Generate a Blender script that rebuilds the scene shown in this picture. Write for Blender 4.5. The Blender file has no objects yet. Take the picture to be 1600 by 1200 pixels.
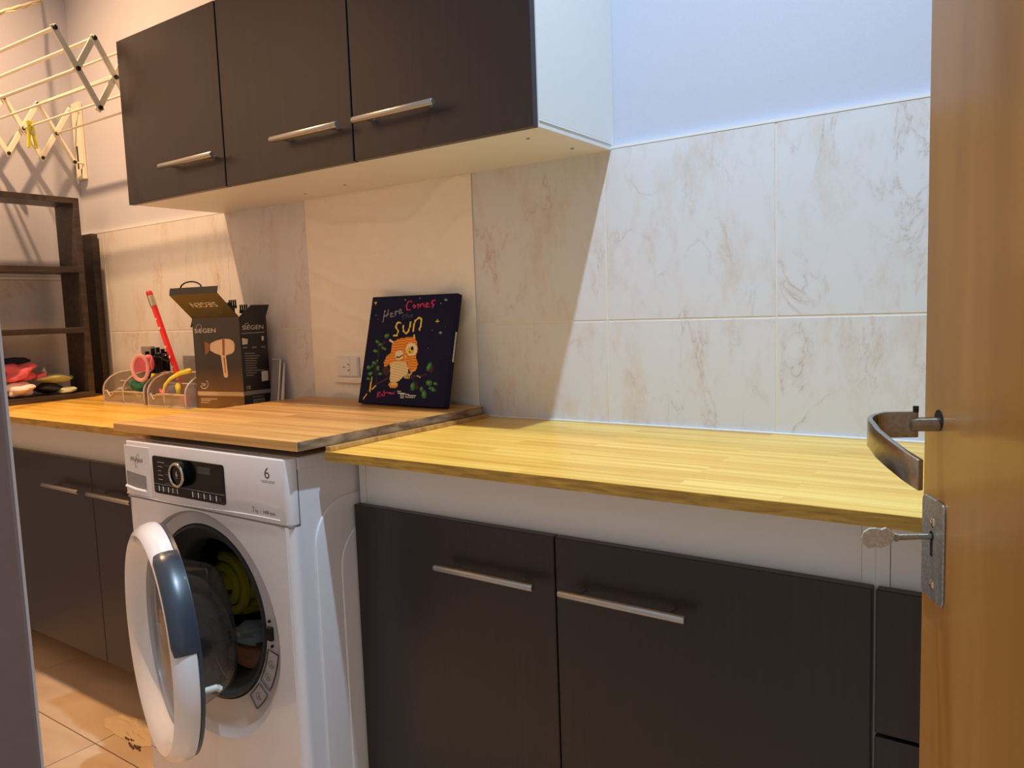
import bpy, bmesh, math, random
from mathutils import Vector, Matrix
R = math.radians
sc = bpy.context.scene
col = sc.collection
H0 = 1.122            # camera height above the floor
K = 1.118             # cabinet units -> metres

# ------------------------------------------------------------------ camera
cam_d = bpy.data.cameras.new('camera'); cam = bpy.data.objects.new('camera', cam_d); col.objects.link(cam)
cam_d.sensor_width = 36.0; cam_d.lens = 36.0 * 1201.6 / 1600.0
cam_d.clip_start = 0.02
cam.location = (0, 0, H0)
cam.matrix_world = Matrix.Translation((0, 0, H0)) @ Matrix.Rotation(R(34.7852), 4, 'Z') @ Matrix.Rotation(R(84.469), 4, 'X') @ Matrix.Rotation(R(-2.0097), 4, 'Z')
sc.camera = cam
# ------------------------------------------------------------------ view and light
sc.view_settings.view_transform = 'Standard'; sc.view_settings.look = 'None'
sc.view_settings.exposure = 0.12; sc.view_settings.gamma = 1.0; sc.view_settings.use_curve_mapping = False
w = bpy.data.worlds.new('hall_air'); sc.world = w; w.use_nodes = True
w.node_tree.nodes['Background'].inputs[0].default_value = (0.97, 0.93, 0.95, 1); w.node_tree.nodes['Background'].inputs[1].default_value = 0.52
def lamp(name, loc, power, color, r, cone=112, blend=1.0):      # recessed ceiling spots shining straight down
    d = bpy.data.lights.new(name, 'SPOT'); d.energy = power; d.color = color; d.shadow_soft_size = r
    d.spot_size = math.radians(cone); d.spot_blend = blend
    o = bpy.data.objects.new(name, d); o.location = loc; col.objects.link(o); return o
lamp('warm_ceiling_bulb', (-2.255*K, 0.748*K, 1.66*K+H0), 225, (1.0, 0.60, 0.31), 0.025)
lamp('cool_ceiling_bulb', (-0.312*K, 0.733*K, 1.66*K+H0), 212, (0.57, 0.78, 1.0), 0.025)

# ------------------------------------------------------------------ materials
def lin(c):
    c = c/255.0
    return c/12.92 if c <= 0.04045 else ((c+0.055)/1.055)**2.4
def rgb(r, g, b): return (lin(r), lin(g), lin(b), 1.0)
def newmat(name):
    m = bpy.data.materials.new(name); m.use_nodes = True
    return m, m.node_tree, m.node_tree.nodes['Principled BSDF']
def N(nt, t, **kw):
    n = nt.nodes.new(t)
    for k, v in kw.items():
        if k.startswith('i_'):
            key = k[2:]
            n.inputs[int(key) if key.isdigit() else key.replace('_', ' ')].default_value = v
        else: setattr(n, k, v)
    return n
def coords(nt, scale=(1, 1, 1), kind='Object', rot=(0, 0, 0)):
    tc = N(nt, 'ShaderNodeTexCoord'); mp = N(nt, 'ShaderNodeMapping')
    mp.inputs['Scale'].default_value = scale; mp.inputs['Rotation'].default_value = rot
    nt.links.new(tc.outputs[kind], mp.inputs['Vector']); return mp.outputs[0]
def ramp(nt, fac, stops):
    r = N(nt, 'ShaderNodeValToRGB'); cr = r.color_ramp
    while len(cr.elements) < len(stops): cr.elements.new(0.5)
    for e, (p, c) in zip(cr.elements, stops): e.position = p; e.color = c
    nt.links.new(fac, r.inputs[0]); return r.outputs[0]
def bump(nt, b, h, strength=0.1, dist=0.002):
    n = N(nt, 'ShaderNodeBump'); n.inputs['Strength'].default_value = strength; n.inputs['Distance'].default_value = dist
    nt.links.new(h, n.inputs['Height']); nt.links.new(n.outputs[0], b.inputs['Normal'])
def plain(name, c, rough=0.5, metal=0.0, var=0.06, scale=12, coat=0.0, bmp=0.0, stretch=(1, 1, 1), spec=0.5):
    m, nt, b = newmat(name)
    v = coords(nt, tuple(scale*s for s in stretch)); no = N(nt, 'ShaderNodeTexNoise'); no.inputs['Detail'].default_value = 4
    nt.links.new(v, no.inputs['Vector'])
    lo = tuple(x*(1-var) for x in c[:3])+(1,); hi = tuple(min(1, x*(1+var)) for x in c[:3])+(1,)
    nt.links.new(ramp(nt, no.outputs['Fac'], [(0.3, lo), (0.7, hi)]), b.inputs['Base Color'])
    b.inputs['Roughness'].default_value = rough; b.inputs['Metallic'].default_value = metal
    b.inputs['Coat Weight'].default_value = coat; b.inputs['Specular IOR Level'].default_value = spec
    if bmp: bump(nt, b, no.outputs['Fac'], bmp)
    return m
def wood(name, c1, c2, c3, axis, rough=0.4, fine=60, staves=None, coat=0.0, bmp=0.05, stretch=0.05):
    # grain runs along axis (0,1,2); staves = (length, width) of glued strips across the XY plane
    m, nt, b = newmat(name)
    sc_ = [1.0, 1.0, 1.0]; sc_[axis] = stretch
    v = coords(nt, tuple(fine*s for s in sc_))
    off = v; var = None
    if staves:
        tc = coords(nt, (1, 1, 1))
        br = N(nt, 'ShaderNodeTexBrick'); br.offset = 0.37; br.offset_frequency = 2
        br.inputs['Scale'].default_value = 1.0; br.inputs['Mortar Size'].default_value = 0.0006; br.inputs['Mortar Smooth'].default_value = 0.4
        br.inputs['Brick Width'].default_value = staves[0]; br.inputs['Row Height'].default_value = staves[1]
        br.inputs['Color1'].default_value = (0, 0, 0, 1); br.inputs['Color2'].default_value = (1, 1, 1, 1); br.inputs['Mortar'].default_value = (0.2, 0.2, 0.2, 1)
        nt.links.new(tc, br.inputs['Vector'])
        var = br.outputs['Color']
        ad = N(nt, 'ShaderNodeVectorMath', operation='MULTIPLY_ADD'); ad.inputs[1].default_value = (7.3, 3.1, 5.7)
        nt.links.new(var, ad.inputs[0]); nt.links.new(v, ad.inputs[2]); off = ad.outputs[0]
    n1 = N(nt, 'ShaderNodeTexNoise'); n1.inputs['Detail'].default_value = 6; n1.inputs['Scale'].default_value = 1.0; n1.inputs['Distortion'].default_value = 0.4
    nt.links.new(off, n1.inputs['Vector'])
    f = n1.outputs['Fac']
    if var:
        mx = N(nt, 'ShaderNodeMath', operation='MULTIPLY_ADD'); mx.inputs[1].default_value = 0.14
        nt.links.new(var, mx.inputs[0])
        sb = N(nt, 'ShaderNodeMath', operation='SUBTRACT'); sb.inputs[1].default_value = 0.07
        nt.links.new(f, sb.inputs[0]); nt.links.new(sb.outputs[0], mx.inputs[2]); f = mx.outputs[0]
    nt.links.new(ramp(nt, f, [(0.28, c1), (0.5, c2), (0.72, c3)]), b.inputs['Base Color'])
    b.inputs['Roughness'].default_value = rough; b.inputs['Coat Weight'].default_value = coat; b.inputs['Coat Roughness'].default_value = 0.12
    if bmp: bump(nt, b, n1.outputs['Fac'], bmp, 0.001)
    return m
def marble(name, base, vein, vein2, amount=1.0):
    m, nt, b = newmat(name)
    tc = N(nt, 'ShaderNodeTexCoord'); oi = N(nt, 'ShaderNodeObjectInfo')
    ad = N(nt, 'ShaderNodeVectorMath', operation='MULTIPLY_ADD'); ad.inputs[1].default_value = (17.0, 9.0, 23.0)
    cx = N(nt, 'ShaderNodeCombineXYZ')
    for k in range(3): nt.links.new(oi.outputs['Random'], cx.inputs[k])
    nt.links.new(cx.outputs[0], ad.inputs[0]); nt.links.new(tc.outputs['Object'], ad.inputs[2])
    P = ad.outputs[0]
    big = N(nt, 'ShaderNodeTexNoise'); big.inputs['Scale'].default_value = 3.2; big.inputs['Detail'].default_value = 9; big.inputs['Roughness'].default_value = 0.62; big.inputs['Distortion'].default_value = 0.9
    mpv = N(nt, 'ShaderNodeMapping'); mpv.inputs['Scale'].default_value = (2.1, 1, 0.9); mpv.inputs['Rotation'].default_value = (0, R(22), 0)
    nt.links.new(P, mpv.inputs[0]); nt.links.new(mpv.outputs[0], big.inputs['Vector'])
    # veins where the noise crosses one value
    d = N(nt, 'ShaderNodeMath', operation='SUBTRACT'); d.inputs[1].default_value = 0.5
    nt.links.new(big.outputs['Fac'], d.inputs[0]); a = N(nt, 'ShaderNodeMath', operation='ABSOLUTE'); nt.links.new(d.outputs[0], a.inputs[0])
    vm = ramp(nt, a.outputs[0], [(0.0, (1, 1, 1, 1)), (0.006, (0.3, 0.3, 0.3, 1)), (0.03, (0, 0, 0, 1))])
    pat = N(nt, 'ShaderNodeTexNoise'); pat.inputs['Scale'].default_value = 5.0; pat.inputs['Detail'].default_value = 6; pat.inputs['Roughness'].default_value = 0.7
    nt.links.new(mpv.outputs[0], pat.inputs['Vector'])
    pm = ramp(nt, pat.outputs['Fac'], [(0.44, (0, 0, 0, 1)), (0.64, (1, 1, 1, 1))])
    mm = N(nt, 'ShaderNodeMath', operation='MULTIPLY'); nt.links.new(vm, mm.inputs[0]); nt.links.new(pm, mm.inputs[1])
    m1 = N(nt, 'ShaderNodeMath', operation='MULTIPLY'); m1.inputs[1].default_value = 0.65*amount; nt.links.new(mm.outputs[0], m1.inputs[0])
    bl = N(nt, 'ShaderNodeTexNoise'); bl.inputs['Scale'].default_value = 7; bl.inputs['Detail'].default_value = 8; bl.inputs['Roughness'].default_value = 0.7; nt.links.new(mpv.outputs[0], bl.inputs['Vector'])
    bm = ramp(nt, bl.outputs['Fac'], [(0.50, (0, 0, 0, 1)), (0.70, (1, 1, 1, 1))])
    m2 = N(nt, 'ShaderNodeMath', operation='MULTIPLY'); m2.inputs[1].default_value = 0.6*amount; nt.links.new(bm, m2.inputs[0])
    mixa = N(nt, 'ShaderNodeMix', data_type='RGBA'); mixa.inputs[6].default_value = base; mixa.inputs[7].default_value = vein2; nt.links.new(m2.outputs[0], mixa.inputs[0])
    mixb = N(nt, 'ShaderNodeMix', data_type='RGBA'); mixb.inputs[7].default_value = vein; nt.links.new(mixa.outputs[2], mixb.inputs[6]); nt.links.new(m1.outputs[0], mixb.inputs[0])
    nt.links.new(mixb.outputs[2], b.inputs['Base Color']); b.inputs['Roughness'].default_value = 0.38
    return m
def glassy(name, tint, refl=1.45, rough=0.03, smoke=0.0):
    m, nt, b = newmat(name)
    tr = N(nt, 'ShaderNodeBsdfTransparent'); tr.inputs[0].default_value = tint
    gl = N(nt, 'ShaderNodeBsdfGlossy'); gl.inputs['Roughness'].default_value = rough; gl.inputs[0].default_value = (0.9, 0.9, 0.9, 1)
    lw = N(nt, 'ShaderNodeLayerWeight'); lw.inputs[0].default_value = 0.5
    pw = N(nt, 'ShaderNodeMath', operation='POWER'); pw.inputs[1].default_value = 3.0; nt.links.new(lw.outputs['Facing'], pw.inputs[0])
    fr = N(nt, 'ShaderNodeMath', operation='MULTIPLY_ADD'); fr.inputs[1].default_value = 0.5; fr.inputs[2].default_value = 0.05; nt.links.new(pw.outputs[0], fr.inputs[0])
    no = N(nt, 'ShaderNodeTexNoise'); no.inputs['Scale'].default_value = 9
    mx = N(nt, 'ShaderNodeMixShader'); nt.links.new(fr.outputs[0], mx.inputs[0]); nt.links.new(tr.outputs[0], mx.inputs[1]); nt.links.new(gl.outputs[0], mx.inputs[2])
    if smoke:
        df = N(nt, 'ShaderNodeBsdfDiffuse'); df.inputs[0].default_value = (0.10, 0.10, 0.10, 1); m2 = N(nt, 'ShaderNodeMixShader'); m2.inputs[0].default_value = smoke
        nt.links.new(mx.outputs[0], m2.inputs[1]); nt.links.new(df.outputs[0], m2.inputs[2]); mx = m2
    nt.links.new(mx.outputs[0], nt.nodes['Material Output'].inputs[0]); return m
def mesh_fabric(name, c):        # fine expanded metal mesh: see-through
    m, nt, b = newmat(name)
    b.inputs['Base Color'].default_value = c; b.inputs['Roughness'].default_value = 0.4; b.inputs['Metallic'].default_value = 0.3
    v = coords(nt, (420, 420, 420)); wv = N(nt, 'ShaderNodeTexChecker'); wv.inputs['Scale'].default_value = 1.0; nt.links.new(v, wv.inputs['Vector'])
    tr = N(nt, 'ShaderNodeBsdfTransparent'); mx = N(nt, 'ShaderNodeMixShader')
    ma = N(nt, 'ShaderNodeMath', operation='MULTIPLY_ADD'); ma.inputs[1].default_value = 0.35; ma.inputs[2].default_value = 0.50; nt.links.new(wv.outputs['Fac'], ma.inputs[0])
    nt.links.new(ma.outputs[0], mx.inputs[0]); nt.links.new(tr.outputs[0], mx.inputs[1]); nt.links.new(b.outputs[0], mx.inputs[2])
    nt.links.new(mx.outputs[0], nt.nodes['Material Output'].inputs[0]); return m

M = {}
M['paint'] = plain('wall_paint', rgb(190, 191, 204), 0.75, var=0.02, scale=40, bmp=0.05)
M['paint_hall'] = plain('hall_paint', rgb(124, 109, 110), 0.6, var=0.02, scale=30, bmp=0.04)
M['ceiling'] = plain('ceiling_paint', rgb(225, 225, 225), 0.8, var=0.02)
M['grout'] = plain('grout', rgb(222, 214, 204), 0.8, var=0.05, scale=60)
M['grout_floor'] = plain('floor_grout', rgb(150, 130, 108), 0.8, var=0.08, scale=60)
M['tile'] = marble('marble_tile', rgb(214, 214, 217), rgb(172, 138, 114), rgb(202, 182, 162))
M['wave_tile'] = plain('cream_relief_tile', rgb(240, 232, 218), 0.35, var=0.02, scale=5)
M['tile_floor'] = wood('floor_tile', rgb(190, 160, 128), rgb(205, 178, 146), rgb(218, 194, 162), 0, rough=0.4, fine=9, bmp=0.02, stretch=0.35)
M['counter'] = wood('yellow_butcher_block', rgb(212, 156, 56), rgb(232, 184, 76), rgb(244, 206, 106), 0, rough=0.33, fine=55, staves=(0.42, 0.045), coat=0.15, stretch=0.035)
M['counter_edge'] = wood('worktop_edge', rgb(136, 100, 34), rgb(170, 130, 48), rgb(196, 154, 66), 0, rough=0.55, fine=160, bmp=0.25, stretch=0.12)
M['board'] = wood('brown_board_wood', rgb(164, 114, 56), rgb(198, 148, 82), rgb(220, 172, 102), 0, rough=0.4, fine=50, staves=(0.9, 0.06), coat=0.1, stretch=0.03)
M['endgrain'] = wood('board_end_grain', rgb(78, 60, 46), rgb(128, 104, 82), rgb(170, 146, 116), 1, rough=0.6, fine=60, bmp=0.1, stretch=0.35)
M['dark'] = wood('wenge_laminate', rgb(35, 26, 26), rgb(39, 29, 29), rgb(44, 33, 32), 2, rough=0.34, fine=150, bmp=0.02, stretch=0.02)
M['dark_edge'] = plain('wenge_edge_band', rgb(74, 62, 62), 0.45, var=0.08)
M['white'] = plain('white_melamine', rgb(226, 226, 224), 0.4, var=0.01)
M['steel'] = plain('brushed_steel', rgb(178, 176, 172), 0.32, metal=0.9, var=0.05, scale=150, stretch=(0.05, 1, 1))
M['appliance'] = plain('white_enamel', rgb(226, 226, 230), 0.22, var=0.01, coat=0.4)
M['appl_grey'] = plain('pale_grey_plastic', rgb(196, 196, 200), 0.3, var=0.01, coat=0.3)
M['seam'] = plain('dark_seam', rgb(110, 108, 112), 0.7)
M['black_gloss'] = plain('black_gloss_plastic', rgb(12, 12, 16), 0.15, var=0.1, spec=0.2)
M['rubber'] = plain('dark_rubber', rgb(44, 50, 52), 0.5, var=0.08, scale=20)
M['drum'] = plain('drum_steel', rgb(90, 92, 94), 0.35, metal=0.9, var=0.1)
M['slate'] = plain('slate_blue_plastic', rgb(44, 57, 70), 0.3, var=0.05, coat=0.15)
M['chrome'] = plain('chrome', rgb(210, 208, 204), 0.12, metal=1.0, var=0.03)
M['print_dark'] = plain('dark_grey_print', rgb(60, 60, 64), 0.6)
M['print_grey'] = plain('grey_print', rgb(140, 140, 144), 0.6)
M['print_white'] = plain('white_print', rgb(225, 222, 216), 0.6)
M['glass'] = glassy('door_glass', (0.66, 0.68, 0.68, 1), 1.6, 0.08)
M['tinted'] = glassy('tinted_cover', (0.34, 0.35, 0.36, 1), 1.5, 0.06)
M['smoked'] = glassy('smoked_bowl', (0.74, 0.75, 0.75, 1), 1.5, 0.06, 0.06)
M['door_wood'] = wood('varnished_orange_door', rgb(160, 112, 50), rgb(180, 130, 62), rgb(196, 148, 80), 2, rough=0.34, fine=16, coat=0.5, bmp=0.02, stretch=0.08)
M['nickel'] = plain('worn_nickel', rgb(168, 164, 152), 0.24, metal=1.0, var=0.15, scale=60)
M['key_metal'] = plain('worn_key_metal', rgb(196, 190, 172), 0.42, metal=0.55, var=0.18, scale=90)
M['zinc'] = plain('galvanised_plate', rgb(168, 170, 168), 0.4, metal=0.7, var=0.25, scale=70, bmp=0.1)
M['blackhole'] = plain('dark_recess', rgb(14, 12, 12), 0.8)
M['rack'] = plain('cream_white_enamel', rgb(236, 228, 208), 0.4, var=0.02)
M['rack_cap'] = plain('black_rubber_cap', rgb(22, 20, 22), 0.5)
M['peg'] = plain('yellow_plastic', rgb(214, 206, 20), 0.4, var=0.06)
M['shelf'] = wood('dark_stained_wood', rgb(40, 30, 26), rgb(58, 46, 40), rgb(78, 64, 56), 1, rough=0.45, fine=60, bmp=0.08, stretch=0.06)
M['rope'] = plain('cream_rope', rgb(232, 214, 176), 0.8, var=0.15, scale=200)
M['mesh'] = mesh_fabric('silver_wire_mesh', rgb(186, 172, 154))
M['silver'] = plain('silver_paint', rgb(206, 190, 168), 0.4, metal=0.3, var=0.05)
def C_(name, r, g, b, rough=0.5, **kw): M[name] = plain(name, rgb(r, g, b), rough, **kw)
C_('red_lacquer', 214, 30, 34, 0.3); C_('pale_pink', 246, 178, 176, 0.4); C_('pink', 232, 110, 130, 0.5); C_('hot_pink', 240, 50, 90, 0.4)
C_('green_cloth', 40, 110, 86, 0.8, bmp=0.2); C_('cream_cloth', 224, 206, 170, 0.9, bmp=0.2); C_('black_soft', 24, 24, 28, 0.6)
C_('lemon', 236, 222, 70, 0.6); C_('bright_yellow', 240, 220, 20, 0.35); C_('navy', 24, 36, 96, 0.3); C_('bottle_green', 30, 70, 44, 0.3); C_('lilac', 176, 160, 210, 0.3)
C_('grey_card', 150, 148, 150, 0.6); C_('coral', 226, 104, 118, 0.8, bmp=0.2); C_('blush', 250, 218, 208, 0.8, bmp=0.2); C_('olive_packet', 178, 176, 124, 0.35, bmp=0.4)
C_('pale_packet', 214, 218, 178, 0.5, bmp=0.2); C_('navy_cloth', 30, 26, 50, 0.9); C_('mustard_towel', 150, 140, 30, 0.95, bmp=0.5, scale=160); C_('grey_cloth', 150, 160, 160, 0.9, bmp=0.3); C_('tan_cloth', 190, 130, 96, 0.9, bmp=0.3)
C_('box_black', 30, 28, 30, 0.3, coat=0.2); C_('box_side', 22, 18, 26, 0.35, coat=0.2); C_('box_brown', 112, 76, 34, 0.35); C_('box_stripe', 196, 172, 140, 0.4)
C_('dryer_cream', 226, 200, 172, 0.4); C_('copper', 150, 96, 70, 0.4); C_('navy_canvas', 28, 26, 60, 0.8, spec=0.2, var=0.15, scale=300); C_('rubble', 206, 178, 138, 0.9, bmp=0.6, scale=60); C_('crack', 90, 66, 46, 0.9)
C_('cord_black', 20, 18, 20, 0.5); C_('ferrule', 196, 190, 170, 0.3, metal=0.7)

def boxgrad():        # printed carton front: charcoal fading to brown at the foot
    m, nt, b = newmat('carton_print')
    tc = N(nt, 'ShaderNodeTexCoord'); sp = N(nt, 'ShaderNodeSeparateXYZ'); nt.links.new(tc.outputs['Object'], sp.inputs[0])
    no = N(nt, 'ShaderNodeTexNoise'); no.inputs['Scale'].default_value = 8; nt.links.new(tc.outputs['Object'], no.inputs['Vector'])
    ad = N(nt, 'ShaderNodeMath', operation='MULTIPLY_ADD'); ad.inputs[1].default_value = 0.03; nt.links.new(no.outputs['Fac'], ad.inputs[0]); nt.links.new(sp.outputs[2], ad.inputs[2])
    nt.links.new(ramp(nt, ad.outputs[0], [(0.03, rgb(120, 84, 40)), (0.085, rgb(96, 66, 36)), (0.14, rgb(44, 40, 40)), (0.27, rgb(60, 54, 52))]), b.inputs['Base Color'])
    b.inputs['Roughness'].default_value = 0.3; b.inputs['Coat Weight'].default_value = 0.2; return m
M['carton'] = boxgrad()

# ------------------------------------------------------------------ mesh helpers
ORG = {}
def U(p): return Vector((p[0]*K, p[1]*K, p[2]*K+H0))
class MB:
    def __init__(s): s.v = []; s.f = []; s.mi = []; s.cur = 0
    def add(s, vs, fs):
        b = len(s.v); s.v += [tuple(q) for q in vs]; s.f += [tuple(i+b for i in f) for f in fs]; s.mi += [s.cur]*len(fs); return s
    def box(s, x0, x1, y0, y1, z0, z1):
        return s.hexa([(x0, y0, z0), (x1, y0, z0), (x1, y1, z0), (x0, y1, z0), (x0, y0, z1), (x1, y0, z1), (x1, y1, z1), (x0, y1, z1)])
    def hexa(s, p): return s.add(p, [(0, 3, 2, 1), (4, 5, 6, 7), (0, 1, 5, 4), (1, 2, 6, 5), (2, 3, 7, 6), (3, 0, 4, 7)])
    def prism(s, poly, d):
        n = len(poly); d = Vector(d); a = [Vector(q) for q in poly]
        return s.add(a+[q+d for q in a], [tuple(range(n-1, -1, -1)), tuple(range(n, 2*n))]+[(i, (i+1) % n, n+(i+1) % n, n+i) for i in range(n)])
    def poly(s, pts): return s.add(pts, [tuple(range(len(pts)))])
    def tube(s, path, r, n=10, flat=None, cap=True, closed=False):
        P = [Vector(q) for q in path]; m = len(P); rs = r if isinstance(r, (list, tuple)) else [r]*m
        vs = []; up = None
        for i in range(m):
            if closed: t = (P[(i+1) % m]-P[i-1]).normalized()
            else: t = (P[min(i+1, m-1)]-P[max(i-1, 0)]).normalized()
            if up is None: up = Vector((0, 0, 1)) if abs(t.z) < 0.9 else Vector((1, 0, 0))
            a = t.cross(up).normalized(); b = a.cross(t).normalized(); up = b
            for k in range(n):
                c, si = math.cos(2*math.pi*k/n), math.sin(2*math.pi*k/n)
                vs.append(P[i]+(a*c+b*si*(flat or 1.0))*rs[i])
        fs = [(i*n+k, i*n+(k+1) % n, (i+1)*n+(k+1) % n, (i+1)*n+k) for i in range(m-1) for k in range(n)]
        if closed: fs += [((m-1)*n+k, (m-1)*n+(k+1) % n, (k+1) % n, k) for k in range(n)]
        elif cap: fs += [tuple(range(n-1, -1, -1)), tuple(range((m-1)*n, m*n))]
        return s.add(vs, fs)
    def lathe(s, prof, o, ax, n=48, ux=None, close=False):
        o = Vector(o); ax = Vector(ax).normalized(); ux = Vector(ux) if ux else (Vector((0, 0, 1)) if abs(ax.z) < 0.9 else Vector((1, 0, 0)))
        a = (ux-ax*ux.dot(ax)).normalized(); b = ax.cross(a); m = len(prof); vs = []
        for (r, h) in prof:
            for k in range(n):
                t = 2*math.pi*k/n; vs.append(o+ax*h+(a*math.cos(t)+b*math.sin(t))*max(r, 1e-5))
        fs = [(i*n+k, i*n+(k+1) % n, (i+1)*n+(k+1) % n, (i+1)*n+k) for i in range(m-1) for k in range(n)]
        if close: fs += [((m-1)*n+k, (m-1)*n+(k+1) % n, (k+1) % n, k) for k in range(n)]
        return s.add(vs, fs)
    def blob(s, c, rx, ry, rz, seed=0, amp=0.15, n=16, m=10, freq=2.0):
        rnd = random.Random(seed); ph = [rnd.uniform(0, 6) for _ in range(6)]
        vs = []
        for i in range(m+1):
            th = math.pi*i/m
            for k in range(n):
                f = 2*math.pi*k/n
                q = 1+amp*(math.sin(freq*f+ph[0]+3*th)+0.6*math.sin((freq+3)*f+ph[1])*math.sin(3*th+ph[2])+0.5*math.sin(5*th+ph[3]))*math.sin(th)
                vs.append((c[0]+rx*q*math.sin(th)*math.cos(f), c[1]+ry*q*math.sin(th)*math.sin(f), c[2]+rz*q*math.cos(th)))
        fs = [(i*n+k, (i+1)*n+k, (i+1)*n+(k+1) % n, i*n+(k+1) % n) for i in range(m) for k in range(n)]
        return s.add(vs, fs)
    def each(s, name, mat, parent=None, space='u', **kw):      # one object per connected piece
        n = len(s.v); p = list(range(n))
        def fd(a):
            while p[a] != a: p[a] = p[p[a]]; a = p[a]
            return a
        for f in s.f:
            for i in f[1:]: p[fd(i)] = fd(f[0])
        grp = {}
        for f in s.f: grp.setdefault(fd(f[0]), []).append(f)
        out = []
        for fl in grp.values():
            ids = sorted({i for f in fl for i in f}); ix = {i: k for k, i in enumerate(ids)}
            q = MB(); q.add([s.v[i] for i in ids], [tuple(ix[i] for i in f) for f in fl]); out.append(q.build(name, mat, parent, space, **kw))
        return out
    def build(s, name, mat, parent=None, space='u', bev=0.0, smooth=False, label=None, seg=2):
        # space 'u': cabinet units relative to the camera; 'r': metres relative to the camera; 'l': metres, local to the parent
        if space == 'u': vs = [U(q) for q in s.v]
        elif space == 'r': vs = [Vector((q[0], q[1], q[2]+H0)) for q in s.v]
        else: vs = [Vector(q) for q in s.v]
        if space != 'l': org = ORG.get(parent.name, Vector((0, 0, 0))) if parent else Vector(((min(q.x for q in vs)+max(q.x for q in vs))/2, (min(q.y for q in vs)+max(q.y for q in vs))/2, min(q.z for q in vs)))
        else: org = Vector((0, 0, 0))
        me = bpy.data.meshes.new(name); bm = bmesh.new()
        bv = [bm.verts.new(q-org) for q in vs]
        for f, mi in zip(s.f, s.mi):
            try: fc = bm.faces.new([bv[i] for i in f]); fc.material_index = mi
            except ValueError: pass
        bmesh.ops.remove_doubles(bm, verts=bm.verts, dist=1e-6)
        bmesh.ops.recalc_face_normals(bm, faces=bm.faces)
        if bev:
            es = [e for e in bm.edges if len(e.link_faces) == 2 and e.calc_face_angle(0) > R(35)]
            bmesh.ops.bevel(bm, geom=es, offset=bev, segments=seg, affect='EDGES', profile=0.5, clamp_overlap=True)
        bm.to_mesh(me); bm.free()
        for mm in (mat if isinstance(mat, (list, tuple)) else [mat]): me.materials.append(mm)
        if smooth:
            me.shade_smooth() if hasattr(me, 'shade_smooth') else None
            try: me.set_sharp_from_angle(angle=R(40))
            except Exception: pass
        o = bpy.data.objects.new(name, me); col.objects.link(o)
        if parent: o.parent = parent; ORG[o.name] = ORG.get(parent.name, Vector((0, 0, 0)))
        else: o.location = org; ORG[o.name] = org
        if label: o['label'] = label
        return o
def tag(o, label=None, cat=None, group=None, kind=None):
    if label: o['label'] = label
    if cat: o['category'] = cat
    if group: o['group'] = group
    if kind: o['kind'] = kind
    return o
def thing(name, loc, label, cat, rot=None, group=None, space='u'):
    o = bpy.data.objects.new(name, None); col.objects.link(o)
    p = U(loc) if space == 'u' else Vector((loc[0], loc[1], loc[2]+H0))
    o.location = p; o.empty_display_size = 0.05
    if rot: o.rotation_euler = rot
    ORG[o.name] = p
    return tag(o, label, cat, group)
def struct(o, kind='structure'): o['kind'] = kind; return o
_txt = {}
def text_mesh(s):
    if s in _txt: return _txt[s]
    c = bpy.data.curves.new('t', 'FONT'); c.body = s; c.size = 1.0; c.resolution_u = 3
    o = bpy.data.objects.new('t', c); col.objects.link(o)
    dg = bpy.context.evaluated_depsgraph_get(); me = o.evaluated_get(dg).to_mesh()
    vs = [tuple(v.co) for v in me.vertices]; fs = [tuple(p.vertices) for p in me.polygons]
    o.evaluated_get(dg).to_mesh_clear(); bpy.data.objects.remove(o); bpy.data.curves.remove(c)
    _txt[s] = (vs, fs); return _txt[s]
def text(mb, s, width, o, ux, uy, height=None):      # text fitted to a width (and height) on the plane o + ux, uy
    vs, fs = text_mesh(s)
    x0 = min(v[0] for v in vs); x1 = max(v[0] for v in vs); y0 = min(v[1] for v in vs); y1 = max(v[1] for v in vs)
    k = width/(x1-x0); ky = k if height is None else height/(y1-y0)
    o = Vector(o); ux = Vector(ux); uy = Vector(uy)
    mb.add([o+ux*((v[0]-x0)*k)+uy*((v[1]-y0)*ky) for v in vs], fs); return mb

# ================================================================== THE ROOM
XL, XR, YB, CEI, FL = -2.735, 1.30, 1.385, 1.74, -H0/K
def mk(fn, *a): m = MB(); getattr(m, fn)(*a); return m
floor = struct(mk('box', XL-0.1, XR+0.1, -1.6, YB+0.1, FL-0.06, FL-0.006).build('floor', M['grout_floor']))
ceil = struct(mk('box', XL-0.1, XR+0.1, 0.10, YB+0.1, CEI, CEI+0.08).build('ceiling', M['ceiling']))
wb = struct(mk('box', XL-0.1, XR+0.1, YB, YB+0.1, FL-0.006, CEI).build('wall_back', M['paint']))
wl = struct(mk('box', XL-0.1, XL, 0.10, YB, FL-0.006, CEI).build('wall_left', M['paint']))
wr = struct(mk('box', XR, XR+0.1, 0.10, YB, FL-0.006, CEI).build('wall_right', M['paint']))
JX = -0.5/K                                                    # the doorway's left jamb
for a, b, z0 in ((XL-0.1, JX, FL-0.006), (0.33, XR+0.1, FL-0.006), (JX, 0.33, 0.98)):
    m = MB(); m.box(a, b, 0.10, 0.2/K, z0, CEI); wf = struct(m.build('wall_front', M['paint_hall'], bev=0.003))
    m = MB(); m.box(a+0.004, b-0.004, 0.2/K, 0.2/K+0.002, z0+0.004, CEI-0.001); m.build('bounce_face', M['ceiling'], wf)  # unseen white facing added to bounce light onto the machine front
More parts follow.
